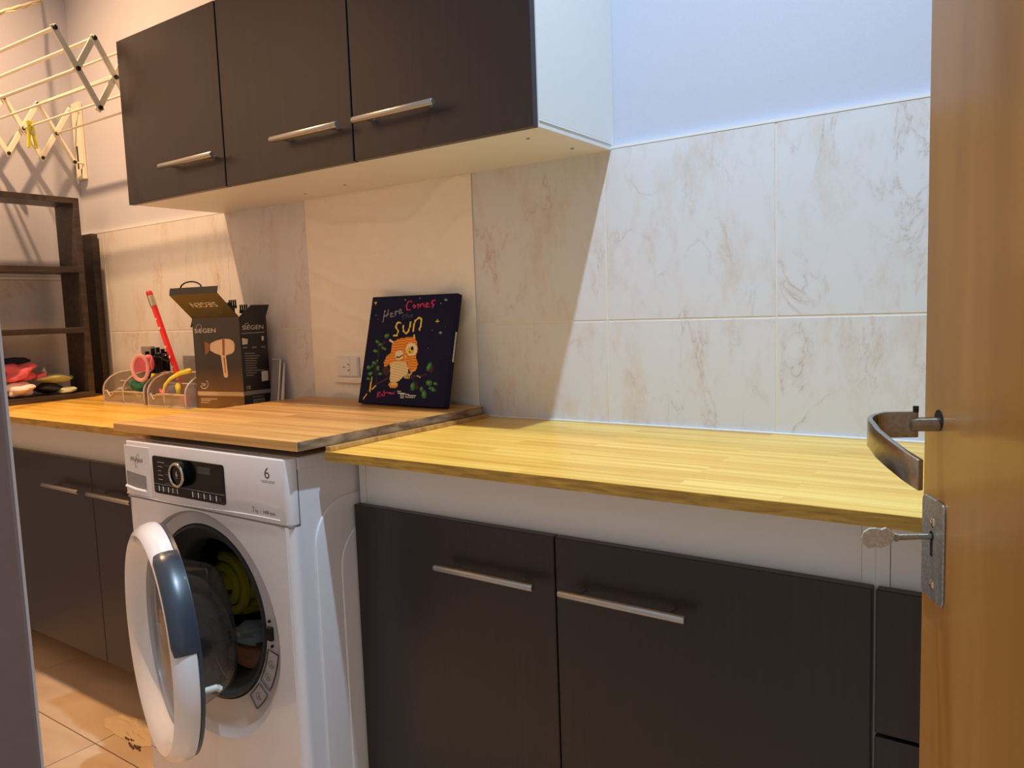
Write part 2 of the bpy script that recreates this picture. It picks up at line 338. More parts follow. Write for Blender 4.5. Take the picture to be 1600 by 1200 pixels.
# wall tiles: every tile a part of the back wall
T = 0.331; G = 0.0016; THK = 0.013
def tile(parent, x0, x1, z0, z1, mat=None, y0=YB-THK, y1=YB-0.001, nm='tile'):
    m = MB(); m.box(x0+G, x1-G, y0, y1, z0+G, z1-G); o = m.build(nm, mat or M['tile'], None, bev=0.0009, seg=1)
    o.location = o.location-ORG[parent.name]; o.parent = parent; return o
gm = MB(); gm.box(XL, XR, YB-THK+0.0007, YB, -0.40, 0.303); gm.build('grout', M['grout'], wb)
rows = [(-0.402, -0.364), (-0.364, -0.029), (-0.029, 0.304)]
cols = [(-2.734, -2.592), (-2.592, -2.262), (-2.262, -1.924), (-1.924, -1.589), (-1.042, -0.716), (-0.716, -0.386), (-0.386, -0.055), (-0.055, 0.276), (0.276, 0.607), (0.607, 0.938), (0.938, 1.269)]
for a, b in cols:
    for z0, z1 in rows[1:]: tile(wb, a, b, z0, z1)
m = MB(); m.box(XL, XR, YB-THK-0.0006, YB, 0.3026, 0.3075); m.build('tile_trim', M['white'], wb)
m = MB(); m.box(-1.015, XR, YB-THK-0.006, YB-THK, -0.236, -0.2325); m.build('sealant', M['white'], wb, bev=0.001)
# the cream slab with a wavy relief
def wavy():
    m = MB(); nx, nz = 56, 110; x0, x1, z0, z1 = -1.588, -1.043, -0.364, 0.304; vs = []
    for j in range(nz+1):
        for i in range(nx+1):
            x = x0+(x1-x0)*i/nx; z = z0+(z1-z0)*j/nz
            h = 0.0065*(1-abs(math.sin(38*z+1.5*math.sin(9*x+5*z)+0.5*math.sin(21*x+9*z))))**2+0.0016*math.sin(26*z+2*math.sin(6*x))
            e = min(1, min(i, nx-i)/1.0)*min(1, min(j, nz-j)/1.0)
            vs.append((x, YB-THK-0.001-h*0.6*e, z))
    fs = [(j*(nx+1)+i, j*(nx+1)+i+1, (j+1)*(nx+1)+i+1, (j+1)*(nx+1)+i) for j in range(nz) for i in range(nx)]
    m.add(vs, fs); o = m.build('relief_panel', M['wave_tile'], wb, smooth=True); return o
wavy()
m = MB(); m.box(-1.588, -1.043, YB-THK+0.0035, YB-0.0005, -0.364, 0.304); m.build('panel_backing', M['wave_tile'], wb)
# left wall tiles below their trim
m = MB(); m.box(XL, XL+THK-0.0007, 0.18, YB-THK, -0.40, 0.150); m.build('grout', M['grout'], wl)
for k in range(4):
    for z0, z1 in ((-0.400, -0.123), (-0.123, 0.150)):
        y1 = YB-THK-0.331*k; y0 = max(y1-0.331, 0.19)
        m = MB(); m.box(XL+0.0015, XL+THK, y0+G, y1-G, z0+G, z1-G); o = m.build('tile', M['tile'], None, bev=0.0009, seg=1)
        o.location = o.location-ORG[wl.name]; o.parent = wl
m = MB(); m.box(XL, XL+THK+0.003, 0.18, YB-THK, 0.151, 0.158); m.build('tile_trim', M['white'], wl)
# floor tiles (metres): a joint corner at (-2.073, 0.96)
tl = MB(); FT = 0.6; FD = 0.6
x0 = -2.073; rnd = random.Random(4)
fx = [x0+FT*i for i in range(-2, 7)]; fy = [0.96+FD*j for j in range(-4, 2)]
for i in range(len(fx)-1):
    for j in range(len(fy)-1):
        a, b = max(fx[i], XL*K), min(fx[i+1], XR*K); c, d = fy[j], min(fy[j+1], YB*K)
        if b-a < 0.02 or d-c < 0.02: continue
        m = MB(); m.box(a+0.0015, b-0.0015, c+0.0015, d-0.0015, -H0-0.007, -H0+rnd.uniform(-0.0004, 0.0002)); o = m.build('tile', M['tile_floor'], None, 'r', bev=0.001, seg=1)
        o.location = o.location-ORG[floor.name]; o.parent = floor
# broken, patched spot of the floor
m = MB(); rnd = random.Random(9); pts = []
for k in range(22):
    t = 2*math.pi*k/22; q = 1+rnd.uniform(-0.12, 0.12); pts.append((-2.045+0.135*q*math.cos(t), 1.055+0.048*q*math.sin(t)))
ctr = (-2.045, 1.055)
vs = [(ctr[0], ctr[1], -H0+0.004)]; L = 4
for r_ in range(1, L+1):
    for (x, y) in pts: vs.append((ctr[0]+(x-ctr[0])*r_/L, ctr[1]+(y-ctr[1])*r_/L, -H0+(0.0005 if r_ == L else 0.004+rnd.uniform(-0.002, 0.003))))
fs = [(0, 1+k, 1+(k+1) % 22) for k in range(22)]+[(1+(r_-1)*22+k, 1+r_*22+k, 1+r_*22+(k+1) % 22, 1+(r_-1)*22+(k+1) % 22) for r_ in range(1, L) for k in range(22)]
m.add(vs, fs); m.build('mortar_patch', M['rubble'], floor, 'r')
m = MB()
for k in range(9):
    a = (-2.0+rnd.uniform(-0.03, 0.06), 1.012+rnd.uniform(-0.008, 0.01)); b_ = (a[0]+rnd.uniform(0.01, 0.03), a[1]+rnd.uniform(-0.01, 0.004))
    m.tube([(a[0], a[1], -H0+0.002), (b_[0], b_[1], -H0+0.002)], 0.0025, 5)
m.build('floor_crack', M['crack'], floor, 'r')

# ================================================================== HANDLES
def bar_handle(parent, xa, xb, yface, z, out=0.028, r=0.0062):
    m = MB(); y = yface-out
    m.tube([(xa, y, z), (xa+0.0015, y, z), (xb-0.0015, y, z), (xb, y, z)], [r*0.85, r, r, r*0.85], 14)
    for x in (xa+0.028, xb-0.028): m.tube([(x, yface, z), (x, y, z)], r*0.62, 10)
    return m.build('handle', M['steel'], parent, smooth=True)

# ================================================================== WALL CABINET
wc = thing('wall_cabinet', (-1.31, 1.372, 0.300), 'long wall cabinet with three dark flap doors and white sides, hung above the worktops', 'cabinet')
UX0, UX1, UYF, UZ0, UZ1 = -1.931, -0.700, 1.095, 0.299, 0.697; PT = 0.016
m = MB(); m.box(UX0+0.002, UX1, UYF+0.018, YB-0.0005, UZ0+0.001, UZ0+PT); m.build('bottom_panel', M['white'], wc, bev=0.0008)
m = MB(); m.box(UX0+0.002, UX1, UYF+0.018, YB-0.0005, UZ1-PT, UZ1); m.build('top_panel', M['white'], wc, bev=0.0008)
for x in (UX0+0.002, -1.526, -1.118, UX1-PT):
    m = MB(); m.box(x, x+PT, UYF+0.018, YB-0.0005, UZ0+PT, UZ1-PT); m.build('side_panel', M['white'], wc)
m = MB(); m.box(UX1-0.0002, UX1+0.0012, UYF+0.018, YB-0.001, UZ0+0.012, UZ0+0.0132); m.build('edge_strip', M['white'], wc)
m = MB()
for x, y in ((-0.745, 1.30), (-0.76, 1.17), (-1.50, 1.30), (-1.34, 1.28)): m.tube([(x, y, UZ0+0.0012), (x, y, UZ0-0.0004)], 0.0035, 10)
m.each('screw', M['nickel'], wc)
for a, b, h0, h1 in ((UX0, -1.5255, -1.738, -1.530), (-1.5225, -1.1185, -1.328, -1.130), (-1.1155, UX1, -1.087, -0.888)):
    m = MB(); m.cur = 0; m.box(a+0.0008, b-0.0008, UYF, UYF+0.0165, UZ0, UZ1+0.004)
    d = m.build('door', M['dark'], wc, bev=0.0012, seg=1)
    bar_handle(d, h0, h1, UYF, UZ0+0.067)

# ================================================================== BASE CABINETS
CT, CU, CY = -0.236, -0.2535, 0.905          # worktop top, underside, front edge
DY, DT, DB = 0.985, -0.352, -0.893
def base_cabinet(x0, x1, doors, label, drawers=None):
    t = thing('base_cabinet' if doors else 'drawer_cabinet', ((x0+x1)/2, 1.2, FL), label, 'cabinet')
    y0 = DY+0.018
    for x in (x0, x1-PT):
        m = MB(); m.box(x, x+PT, y0, YB-THK-0.002, DB, CU-0.0003); m.build('side_panel', M['white'], t, bev=0.0006, seg=1)
    m = MB(); m.box(x0+PT, x1-PT, y0, YB-THK-0.002, DB, DB+PT); m.build('bottom_panel', M['white'], t)
    m = MB(); m.box(x0+PT, x1-PT, YB-THK-0.010, YB-THK-0.002, DB+PT, CU-0.0003); m.build('back_panel', M['white'], t)
    m = MB(); m.box(x0+PT+0.0005, x1-PT-0.0005, y0+0.0015, y0+0.017, DT-0.03, CU-0.0003); m.build('front_rail', M['white'], t)
    m = MB(); m.box(x0+0.01, x1-0.01, 1.16, 1.175, FL, DB); m.build('plinth', M['dark'], t)
    for a, b, h in doors:
        m = MB(); m.box(a+0.0012, b-0.0012, DY, DY+0.0165, DB, DT); d = m.build('door', M['dark'], t, bev=0.0012, seg=1)
        if h: bar_handle(d, h[0], h[1], DY, -0.4285)
    for z0, z1 in (drawers or []):
        m = MB(); m.box(x0+0.0035, x1-0.0035, DY, DY+0.0165, z0, z1); m.build('drawer', M['dark'], t, bev=0.0012, seg=1)
    return t
base_cabinet(-1.0545, -0.1629, [(-1.0545, -0.6154, (-0.8367, -0.6388)), (-0.6154, -0.1629, (-0.5929, -0.392))], 'wide base cabinet with two dark doors, between the washing machine and the drawers')
base_cabinet(-0.1629, 0.3901, [], 'dark drawer cabinet partly hidden behind the orange wooden door', [(-0.5339, DT), (-0.7168, -0.5388), (DB, -0.7212)])
base_cabinet(-2.73, -1.5945, [(-2.725, -2.0206, (-2.2274, -2.035)), (-2.0206, -1.5960, (-1.9894, -1.7866))], 'base cabinet with dark glossy doors at the far left, behind the grey jamb')

# ================================================================== WORKTOPS AND BOARD
def worktop(x0, x1, label):
    t = thing('worktop', ((x0+x1)/2, 1.1, CU), label, 'worktop')
    m = MB(); k = 0.015 if x0 > -1.5 else 0.0; e = YB-THK-0.001
    m.hexa([(x0, CY+0.0008, CU), (x1, CY+0.0008, CU), (x1, e, CU), (x0+k, e, CU), (x0, CY+0.0008, CT), (x1, CY+0.0008, CT), (x1, e, CT), (x0+k, e, CT)]); m.build('slab', M['counter'], t, bev=0.0008)
    m = MB(); m.box(x0, x1, CY, CY+0.0010, CU+0.0006, CT-0.0008); m.build('front_edge', M['counter_edge'], t, label='rougher darker front edge')
worktop(-1.034, 1.28, 'long yellow wooden worktop on the right, over the base cabinet and drawers')
worktop(XL+THK+0.001, -1.585, 'yellow wooden worktop on the left, carrying the hair dryer box and organizers')
bd = thing('wooden_board', (-1.33, 1.1, -0.2265), 'thick brown wooden board bridging the gap above the washing machine', 'board')
BT, BBt = -0.2100, -0.2275
BX0, BX1, BY0, BY1 = -1.622, -1.034, 0.846, 1.352
def skew(m, x0, x1, y0, y1, z0, z1, k0, k1):        # its back is shifted: the piece lies slightly turned
    return m.hexa([(x0, y0, z0), (x1, y0, z0), (x1+k1, y1, z0), (x0+k0, y1, z0), (x0, y0, z1), (x1, y0, z1), (x1+k1, y1, z1), (x0+k0, y1, z1)])
m = skew(MB(), BX0, BX1-0.0006, BY0, BY1, BBt, BT, 0.020, 0.016); m.build('slab', M['board'], bd, bev=0.0012)
m = skew(MB(), BX1-0.0008, BX1, BY0+0.0012, BY1-0.0012, BBt+0.0012, BT-0.0012, 0.016, 0.016); m.build('end_grain', M['endgrain'], bd, label='grey-brown end grain of the board')
m = skew(MB(), -1.0335, -1.0215, 0.907, 1.350, CT+0.0002, CT+0.008, 0.016, 0.016); o = m.build('wood_strip', M['board'], None, bev=0.0008)
tag(o, 'thin brown wooden strip lying under the right edge of the board', 'strip')
m = MB(); m.box(-1.612, -1.592, 0.908, 1.36, CT+0.0002, CT+0.008); o = m.build('wood_strip', M['board'], None, bev=0.0008)
tag(o, 'thin wooden strip hidden under the left edge of the board', 'strip')

# ================================================================== WASHING MACHINE (metres, local: x right of its middle, y back from its front, z up)
wm = thing('washing_machine', (-1.481, 0.945, -H0), 'white front-loading washing machine with its round door ajar', 'washing machine', space='r')
HW, HH, DPT, RC = 0.2940, 0.850, 0.52, 0.018
PC = (-0.012, 0.486); SC, SR = (-0.016, 0.460), 0.252        # porthole and surround
FZ = 0.716                              # seam below the control fascia
def ring_front(mb, zlo, zhi, c, r, y, n=72):
    xs = HW-RC; out = []; inn = []
    for k in range(n):
        t = 2*math.pi*k/n; dx, dz = math.cos(t), math.sin(t)
        s = min([((xs if dx > 0 else -xs)-c[0])/dx if abs(dx) > 1e-6 else 9, ((zhi if dz > 0 else zlo)-c[1])/dz if abs(dz) > 1e-6 else 9])
        out.append((c[0]+dx*s, y, c[1]+dz*s)); inn.append((c[0]+dx*r, y, c[1]+dz*r))
    mb.add(out+inn, [(k, (k+1) % n, n+(k+1) % n, n+k) for k in range(n)])
    for cx, cz in ((xs, zhi), (-xs, zhi), (-xs, zlo), (xs, zlo)):       # fill the corners
        q = [p for p in out]; best = sorted(q, key=lambda p: (p[0]-cx)**2+(p[2]-cz)**2)
        a = min((p for p in out if abs(p[0]-cx) < 1e-6), key=lambda p: abs(p[2]-cz)); b = min((p for p in out if abs(p[2]-cz) < 1e-6), key=lambda p: abs(p[0]-cx))
        if a != b: mb.add([a, (cx, y, cz), b], [(0, 1, 2)])
m = MB(); ring_front(m, 0.012, FZ-0.001, SC, SR, 0.0)
def side_prof(z0, z1, x_scale=1.0, dx=0.0):
    pts = []
    for s in (1, -1):
        arc = [(s*(HW-RC+RC*math.sin(R(a)))*1.0, RC-RC*math.cos(R(a))) for a in range(0, 91, 15)]
        pts.append(arc)
    return pts
for sgn in (1, -1):
    arc = [(sgn*(HW-RC+RC*math.sin(R(a))), RC-RC*math.cos(R(a))) for a in range(0, 91, 10)]+[(sgn*HW, 0.0235)]
    vs = [(x, y, z) for z in (0.012, FZ-0.001) for x, y in arc]; k = len(arc)
    m.add(vs, [(i, i+1, k+i+1, k+i) for i in range(k-1)])
m.build('front_panel', M['appliance'], wm, 'l', smooth=True)
# body shell behind the front
m = MB()
m.add([(HW-0.0008, 0.024, 0.012), (HW-0.0008, DPT, 0.012), (HW-0.0008, DPT, HH-0.025), (HW-0.0008, 0.024, HH-0.025)], [(0, 1, 2, 3)])
m.add([(-HW+0.0008, 0.024, 0.012), (-HW+0.0008, DPT, 0.012), (-HW+0.0008, DPT, HH-0.025), (-HW+0.0008, 0.024, HH-0.025)], [(0, 1, 2, 3)])
m.add([(-HW, DPT, 0.012), (HW, DPT, 0.012), (HW, DPT, HH-0.025), (-HW, DPT, HH-0.025)], [(0, 1, 2, 3)])
m.add([(-HW, 0.03, 0.012), (HW, 0.03, 0.012), (HW, DPT, 0.012), (-HW, DPT, 0.012)], [(0, 1, 2, 3)])
m.build('body', M['appliance'], wm, 'l')
m = MB(); m.box(HW-0.004, HW-0.0012, 0.0225, 0.026, 0.014, HH-0.03); m.build('seam', M['seam'], wm, 'l')
# pressed side panels with arched tops
def arch_panel(y0, y1, z0, ztop, x, d, slope=0.0):
    r = min(0.09, (y1-y0)*0.8); pts = [(y0, z0)]
    for a in range(0, 91, 9): pts.append((y0+r-r*math.cos(R(a)), ztop-r+r*math.sin(R(a))))
    pts += [(y1, ztop), (y1, z0)]
    m = MB(); m.prism([(x-0.003, y, z) for y, z in pts], (0.003+d, 0, 0)); return m
arch_panel(0.055, 0.50, 0.05, 0.752, HW, 0.0030).build('side_pressing', M['appliance'], wm, 'l', bev=0.0035, seg=3, smooth=True)
arch_panel(0.118, 0.47, 0.09, 0.690, HW+0.003, 0.0025).build('side_pressing', M['appliance'], wm, 'l', bev=0.003, seg=3, smooth=True)
m = MB(); m.lathe([(0.0, 0.003), (0.072, 0.003), (0.075, 0.0), (0.075, -0.004)], (HW+0.0050, 0.265, 0.46), (1, 0, 0), 40); m.build('side_pressing', M['appliance'], wm, 'l', smooth=True)
# lid
m = MB(); m.box(-HW, HW, 0.0245, DPT, HH-0.026, HH); m.build('lid', M['appliance'], wm, 'l', bev=0.003)
# control fascia
m = MB(); pr = []
for a in range(0, 91, 10): pr.append((HW-RC+RC*math.sin(R(a)), RC-RC*math.cos(R(a))))
pr = pr+[(HW, 0.0235), (-HW, 0.0235)]+[(-x, y) for x, y in reversed(pr[:10])]
wave = lambda x: 0.0
m.prism([(x, y, FZ+0.001) for x, y in pr], (0, 0, HH-FZ-0.001)); fas = m.build('control_fascia', M['appliance'], wm, 'l', bev=0.004, seg=3, smooth=True)
m = MB(); m.box(-HW+0.002, HW-0.002, 0.0015, 0.022, FZ-0.003, FZ+0.002); m.build('seam', M['print_grey'], wm, 'l')
m = MB(); pl = []
for i in range(25):
    x = -0.292+0.555*i/24; q = (x+0.292)/0.555; z = 0.7235-0.0165*(1-math.exp(-((q-0.50)/0.22)**2))*0.0-0.004*math.sin(q*5.2)
    pl.append((x, -0.0005, z))
m.tube(pl, 0.0014, 6); m.build('fascia_crease', M['appl_grey'], wm, 'l', smooth=True)
# detergent drawer front and its grip
m = MB(); m.box(-0.2905, -0.1835, -0.0012, 0.001, 0.7235, 0.8385); dr = m.build('detergent_drawer', M['appliance'], wm, 'l', bev=0.001)
m = MB(); m.prism([(-0.284, -0.0022, 0.7785), (-0.284, -0.0022, 0.743), (-0.204, -0.0022, 0.7385), (-0.204, -0.0022, 0.7715)], (0, 0.002, 0)); m.build('grip_recess', M['print_grey'], dr, 'l')
m = MB(); m.tube([(-0.287, -0.003, 0.7415), (-0.245, -0.0045, 0.7375), (-0.203, -0.003, 0.7355)], 0.0035, 8); m.build('grip_lip', M['appliance'], dr, 'l', smooth=True)
# black display panel
def rrect(x0, x1, z0, z1, r, y, n=5):
    pts = []
    for cx, cz, a0 in ((x1-r, z1-r, 0), (x0+r, z1-r, 90), (x0+r, z0+r, 180), (x1-r, z0+r, 270)):
        for k in range(n+1): a = R(a0+90*k/n); pts.append((cx+r*math.cos(a), y, cz+r*math.sin(a)))
    return pts
m = MB(); m.prism(rrect(-0.1715, 0.0915, 0.7375, 0.8225, 0.007, -0.002), (0, 0.003, 0)); dp = m.build('display_panel', M['black_gloss'], wm, 'l')
m = MB()
m.box(-0.1700, 0.0900, -0.0024, -0.0019, 0.7585, 0.7592)
for i, wd in enumerate((0.026, 0.019, 0.012, 0.018, 0.017)): m.box(-0.151, -0.151+wd, -0.0024, -0.0019, 0.8085-0.0098*i, 0.8100-0.0098*i)
for i in (0, 1, 2): m.box(-0.125, -0.098, -0.0023, -0.0019, 0.8035-0.0205*i, 0.8038-0.0205*i)
m.build('panel_marks', M['print_grey'], dp, 'l')
m = MB()
for x in [-0.1525, -0.136, -0.116, -0.0985, -0.081, -0.024, -0.0035, 0.0175, 0.039, 0.0605]: m.box(x, x+0.0022, -0.0028, -0.0019, 0.7430, 0.7545)
m.each('key_bar', M['print_white'], dp, 'l')
m = MB()
for x in (-0.164, -0.145, -0.127, -0.108, -0.090, -0.0145, 0.0065, 0.027, 0.0495, 0.0745):
    m.lathe([(0.0036, 0), (0.0042, 0.0002), (0.0036, 0.0002)], (x, -0.0021, 0.7485), (0, -1, 0), 10)
m.each('key_icon', M['print_grey'], dp, 'l')
m = MB(); m.box(0.000, 0.046, -0.0023, -0.0019, 0.7975, 0.8125); m.build('display_window', M['print_dark'], dp, 'l')
kn = MB(); kn.lathe([(0.0, 0.0135), (0.0205, 0.0135), (0.0205, 0.016), (0.0265, 0.016), (0.0285, 0.014), (0.0285, 0.0)], (-0.056, -0.002, 0.7905), (0, -1, 0), 40)
k_ = kn.build('programme_knob', M['black_gloss'], wm, 'l', smooth=True)
m = MB(); m.lathe([(0.0212, 0.0155), (0.0222, 0.0172), (0.0262, 0.0172), (0.0275, 0.0155), (0.0285, 0.009), (0.0275, 0.009)], (-0.056, -0.002, 0.7905), (0, -1, 0), 40); m.build('knob_ring', M['chrome'], k_, 'l', smooth=True)
m = MB(); text(m, '6', 0.0072, (-0.0605, -0.0158, 0.787), (1, 0, 0), (0, 0, 1)); m.box(-0.061, -0.0525, -0.0159, -0.0157, 0.7835, 0.7842); m.build('knob_numeral', M['print_white'], k_, 'l')
# lettering
m = MB(); text(m, 'Whirlpool', 0.0520, (-0.2655, -0.0016, 0.798), (1, 0, 0), (0, 0, 1), 0.0150)
pts = [(-0.2365+0.0060*math.cos(t)+0.0065*math.sin(t), -0.0018, 0.8045+0.0165*math.sin(t)) for t in [0.35+5.0*k/22 for k in range(23)]]
m.tube(pts, 0.0003, 5); m.build('lettering', M['print_dark'], wm, 'l')
m = MB(); text(m, '6', 0.0155, (0.2230, -0.0004, 0.8075), (1, 0, 0), (0, 0, 1), 0.0225); m.box(0.212, 0.254, -0.0006, -0.0001, 0.8025, 0.8032)
text(m, 'SENSE', 0.038, (0.214, -0.0004, 0.7985), (1, 0, 0), (0, 0, 1), 0.0026); m.build('lettering', M['print_dark'], wm, 'l')
m = MB(); text(m, '7', 0.0058, (0.178, -0.0004, 0.7335), (1, 0, 0), (0, 0, 1), 0.0125); text(m, 'kg  -  1400 rpm', 0.0620, (0.1865, -0.0004, 0.7325), (1, 0, 0), (0, 0, 1), 0.0098); m.build('lettering', M['print_dark'], wm, 'l')
# porthole: dished grey surround, rubber gasket, drum
c3 = (PC[0], 0, PC[1])
m = MB(); lf = []; nn_ = 72; st_ = [(SR+0.001, 0.0, 0.0), (SR-0.004, 0.004, 0.05), (0.240, 0.0095, 0.3), (0.216, 0.011, 0.7), (0.196, 0.010, 1.0), (0.192, 0.03, 1.0)]
for (r_, y_, f_) in st_:
    for k in range(nn_): t = 2*math.pi*k/nn_; lf.append((SC[0]+(PC[0]-SC[0])*f_+r_*math.cos(t), y_, SC[1]+(PC[1]-SC[1])*f_+r_*math.sin(t)))
m.add(lf, [(i*nn_+k, i*nn_+(k+1) % nn_, (i+1)*nn_+(k+1) % nn_, (i+1)*nn_+k) for i in range(len(st_)-1) for k in range(nn_)]); m.build('porthole_surround', M['appl_grey'], wm, 'l', smooth=True)
m = MB(); m.lathe([(0.194, -0.014), (0.192, -0.007), (0.187, -0.006), (0.180, -0.012), (0.171, -0.022), (0.163, -0.026), (0.157, -0.034), (0.152, -0.05), (0.160, -0.075), (0.165, -0.09)], c3, (0, -1, 0), 72); m.build('door_gasket', M['rubber'], wm, 'l', smooth=True)
m = MB(); m.lathe([(0.160, -0.088), (0.185, -0.092), (0.235, -0.10), (0.238, -0.20), (0.238, -0.42), (0.20, -0.44), (0.0, -0.44)], c3, (0, -1, 0), 60); dm = m.build('drum', M['drum'], wm, 'l', smooth=True)
m = MB()
for a in (95, 215, 335):
    q = Vector((math.cos(R(a)), 0, math.sin(R(a)))); b0 = Vector(c3)+q*0.236
    m.tube([b0+Vector((0, 0.12, 0)), b0+Vector((0, 0.40, 0))], 0.03, 10)
m.each('drum_paddle', M['drum'], dm, 'l', smooth=True)
m = MB(); m.lathe([(0.0, 0.0), (0.0, 0.0)], (0, 0, 0), (0, 0, 1), 4)
m = MB(); m.box(0.1865, 0.2045, 0.0035, 0.014, 0.466, 0.494); lk = m.build('door_lock', M['blackhole'], wm, 'l', bev=0.002)
m = MB(); m.lathe([(0, 0.0012), (0.003, 0.001), (0.003, -0.01)], (0.195, 0.0075, 0.506), (0, -1, 0), 10); m.lathe([(0, 0.0012), (0.003, 0.001), (0.003, -0.01)], (0.199, 0.0075, 0.454), (0, -1, 0), 10); m.each('lock_screw', M['blackhole'], wm, 'l')
# warning pictograms printed on the surround
def arcpt(r, a): return (PC[0]+r*math.cos(R(a)), 0.0075, PC[1]+r*math.sin(R(a)))
def arcpt2(r, a): q = arcpt(r, a); return (q[0], 0.0078, q[2])
m = MB()
for a0, a1 in ((-11.5, -34), (-37.5, -51)):
    p = [arcpt2(0.202, a0+(a1-a0)*k/8) for k in range(9)]+[arcpt2(0.235, a1-(a1-a0)*k/8) for k in range(9)]
    m.tube(p, 0.0013, 5, closed=True)
for a, r_ in ((-19, 0.219), (-27.5, 0.218), (-44, 0.219)):
    q = arcpt2(r_, a); m.tube([(q[0]+0.008*math.cos(t), q[1]-0.001, q[2]+0.008*math.sin(t)) for t in [1.0+4.9*k/12 for k in range(13)]], 0.0005, 5)
    m.tube([(q[0]-0.004, q[1]-0.001, q[2]-0.006), (q[0], q[1]-0.001, q[2]+0.002), (q[0]+0.004, q[1]-0.001, q[2]-0.005)], 0.0006, 5)
m.build('warning_pictogram', M['print_dark'], wm, 'l')
for x in (-0.25, 0.25):
    for y in (0.06, 0.46):
        m = MB(); m.lathe([(0, 0.0), (0.022, 0.0), (0.022, 0.006), (0.010, 0.007), (0.010, 0.0135)], (x, y, 0), (0, 0, 1), 16); m.build('foot', M['rubber'], wm, 'l')
# kick flap outline
m = MB(); m.tube([(-0.28, 0.0, 0.098), (-0.20, 0.0, 0.098)], 0.0010, 5); m.tube([(-0.19, 0.0, 0.045), (-0.12, 0.0, 0.062), (-0.10, 0.0, 0.062)], 0.0010, 5); m.build('flap_outline', M['seam'], wm, 'l')
# the door, ajar on its left hinge
TH = 19.0; ct, st = math.cos(R(TH)), math.sin(R(TH))
hx, hy, hz = -1.715+1.481, 0.930-0.945, H0-0.655
RD = 0.2445
dax = Vector((-st, -ct, 0)); dr_ = Vector((ct, -st, 0)); dc = Vector((hx, hy, hz))+dr_*RD
def dpt(r, a, h): return dc+dr_*(r*math.cos(R(a)))+Vector((0, 0, 1))*(r*math.sin(R(a)))+dax*h
m = MB()
prof = [(0.236, -0.003), (0.2425, 0.0), (0.2435, 0.010), (0.240, 0.024), (0.231, 0.036), (0.221, 0.041), (0.210, 0.037), (0.200, 0.027), (0.192, 0.014), (0.186, 0.004), (0.180, 0.000), (0.180, -0.006), (0.20, -0.008)]
m.lathe(prof, dc, dax, 80, ux=dr_, close=True); dd = m.build('door', M['appliance'], wm, 'l', smooth=True)
m = MB(); m.lathe([(0.2375, -0.0035), (0.2385, -0.010), (0.205, -0.012), (0.172, -0.010), (0.172, -0.006)], dc, dax, 72, ux=dr_); m.build('inner_ring', M['slate'], dd, 'l', smooth=True)
m = MB(); m.lathe([(0.182, -0.002), (0.172, -0.005), (0.160, -0.025), (0.147, -0.062), (0.134, -0.094), (0.125, -0.104), (0.111, -0.107), (0.0, -0.105)], dc+Vector((0, 0, 0.002)), dax, 64, ux=dr_); m.build('glass_bowl', M['smoked'], dd, 'l', smooth=True)
m = MB(); m.lathe([(0.187, 0.004), (0.150, 0.007), (0.09, 0.010), (0.0, 0.011)], dc, dax, 64, ux=dr_); m.build('glass_cover', M['tinted'], dd, 'l', smooth=True)
m = MB(); vs = []; na = 22                    # slate-blue grip along the free edge of the ring
hp = [(0.2465, -0.006), (0.2490, 0.010), (0.2475, 0.026), (0.2440, 0.034), (0.2390, 0.0395), (0.2340, 0.0410), (0.2330, 0.036), (0.236, 0.030), (0.238, 0.0), (0.238, -0.006)]
for i in range(na+1):
    a = 12+(62-12)*i/na; e = min(1.0, min(i, na-i)/2.0)
    for (r, h) in hp: vs.append(dpt(0.232+(r-0.232)*(0.75+0.25*e), a, h if e == 1 else h*(0.90+0.1*e)))
kk = len(hp); m.add(vs, [(i*kk+j, i*kk+(j+1) % kk, (i+1)*kk+(j+1) % kk, (i+1)*kk+j) for i in range(na) for j in range(kk)]+[tuple(range(kk)), tuple(range(na*kk, (na+1)*kk))])
m.build('door_grip', M['slate'], dd, 'l', smooth=True)
m = MB(); a = dpt(0.205, -12, -0.012); m.tube([a, a-dax*0.028], 0.006, 10); m.tube([a-dax*0.028, a-dax*0.034+Vector((0, 0, -0.006))], 0.006, 8); m.build('latch', M['print_white'], dd, 'l', smooth=True)
m = MB()
for z in (0.07, -0.07): m.box(hx-0.012, hx+0.028, hy-0.004, 0.014, hz+z-0.02, hz+z+0.02)
m.each('hinge', M['appl_grey'], dd, 'l', bev=0.003)
# laundry in the drum
def cloth(name, mb, mat, label, space='r'):
    o = mb.build(name, mat, None, space, smooth=True); return tag(o, label, 'laundry', 'laundry in the drum')
DX, DZ = -1.473, -0.636
m = MB(); sp = []
for k in range(60):
    t = k/59; a = t*4.6*math.pi; r = 0.014+0.060*t; sp.append((-1.645+r*math.cos(a)*1.05, 1.100+0.012*t, -0.655+r*math.sin(a)))
m.tube(sp, 0.013, 8, flat=None)
for k in range(6):
    a = k*1.05; m.tube([(-1.645+0.06*math.cos(a), 1.12, -0.655+0.055*math.sin(a)), (-1.60+0.065*math.cos(a), 1.25, -0.665+0.05*math.sin(a))], 0.026, 8)
o = cloth('towel', m, M['mustard_towel'], 'rolled mustard yellow towel in the upper part of the drum')
m = MB(); m.blob((-1.555, 1.095, -0.752), 0.045, 0.04, 0.024, 3, 0.2); cloth('cloth', m, M['grey_cloth'], 'pale grey cloth below the mustard towel in the drum')
m = MB(); m.blob((-1.560, 1.115, -0.820), 0.075, 0.06, 0.040, 5, 0.22); cloth('cloth', m, M['tan_cloth'], 'tan cloth lying lowest in the drum, beside the gasket')

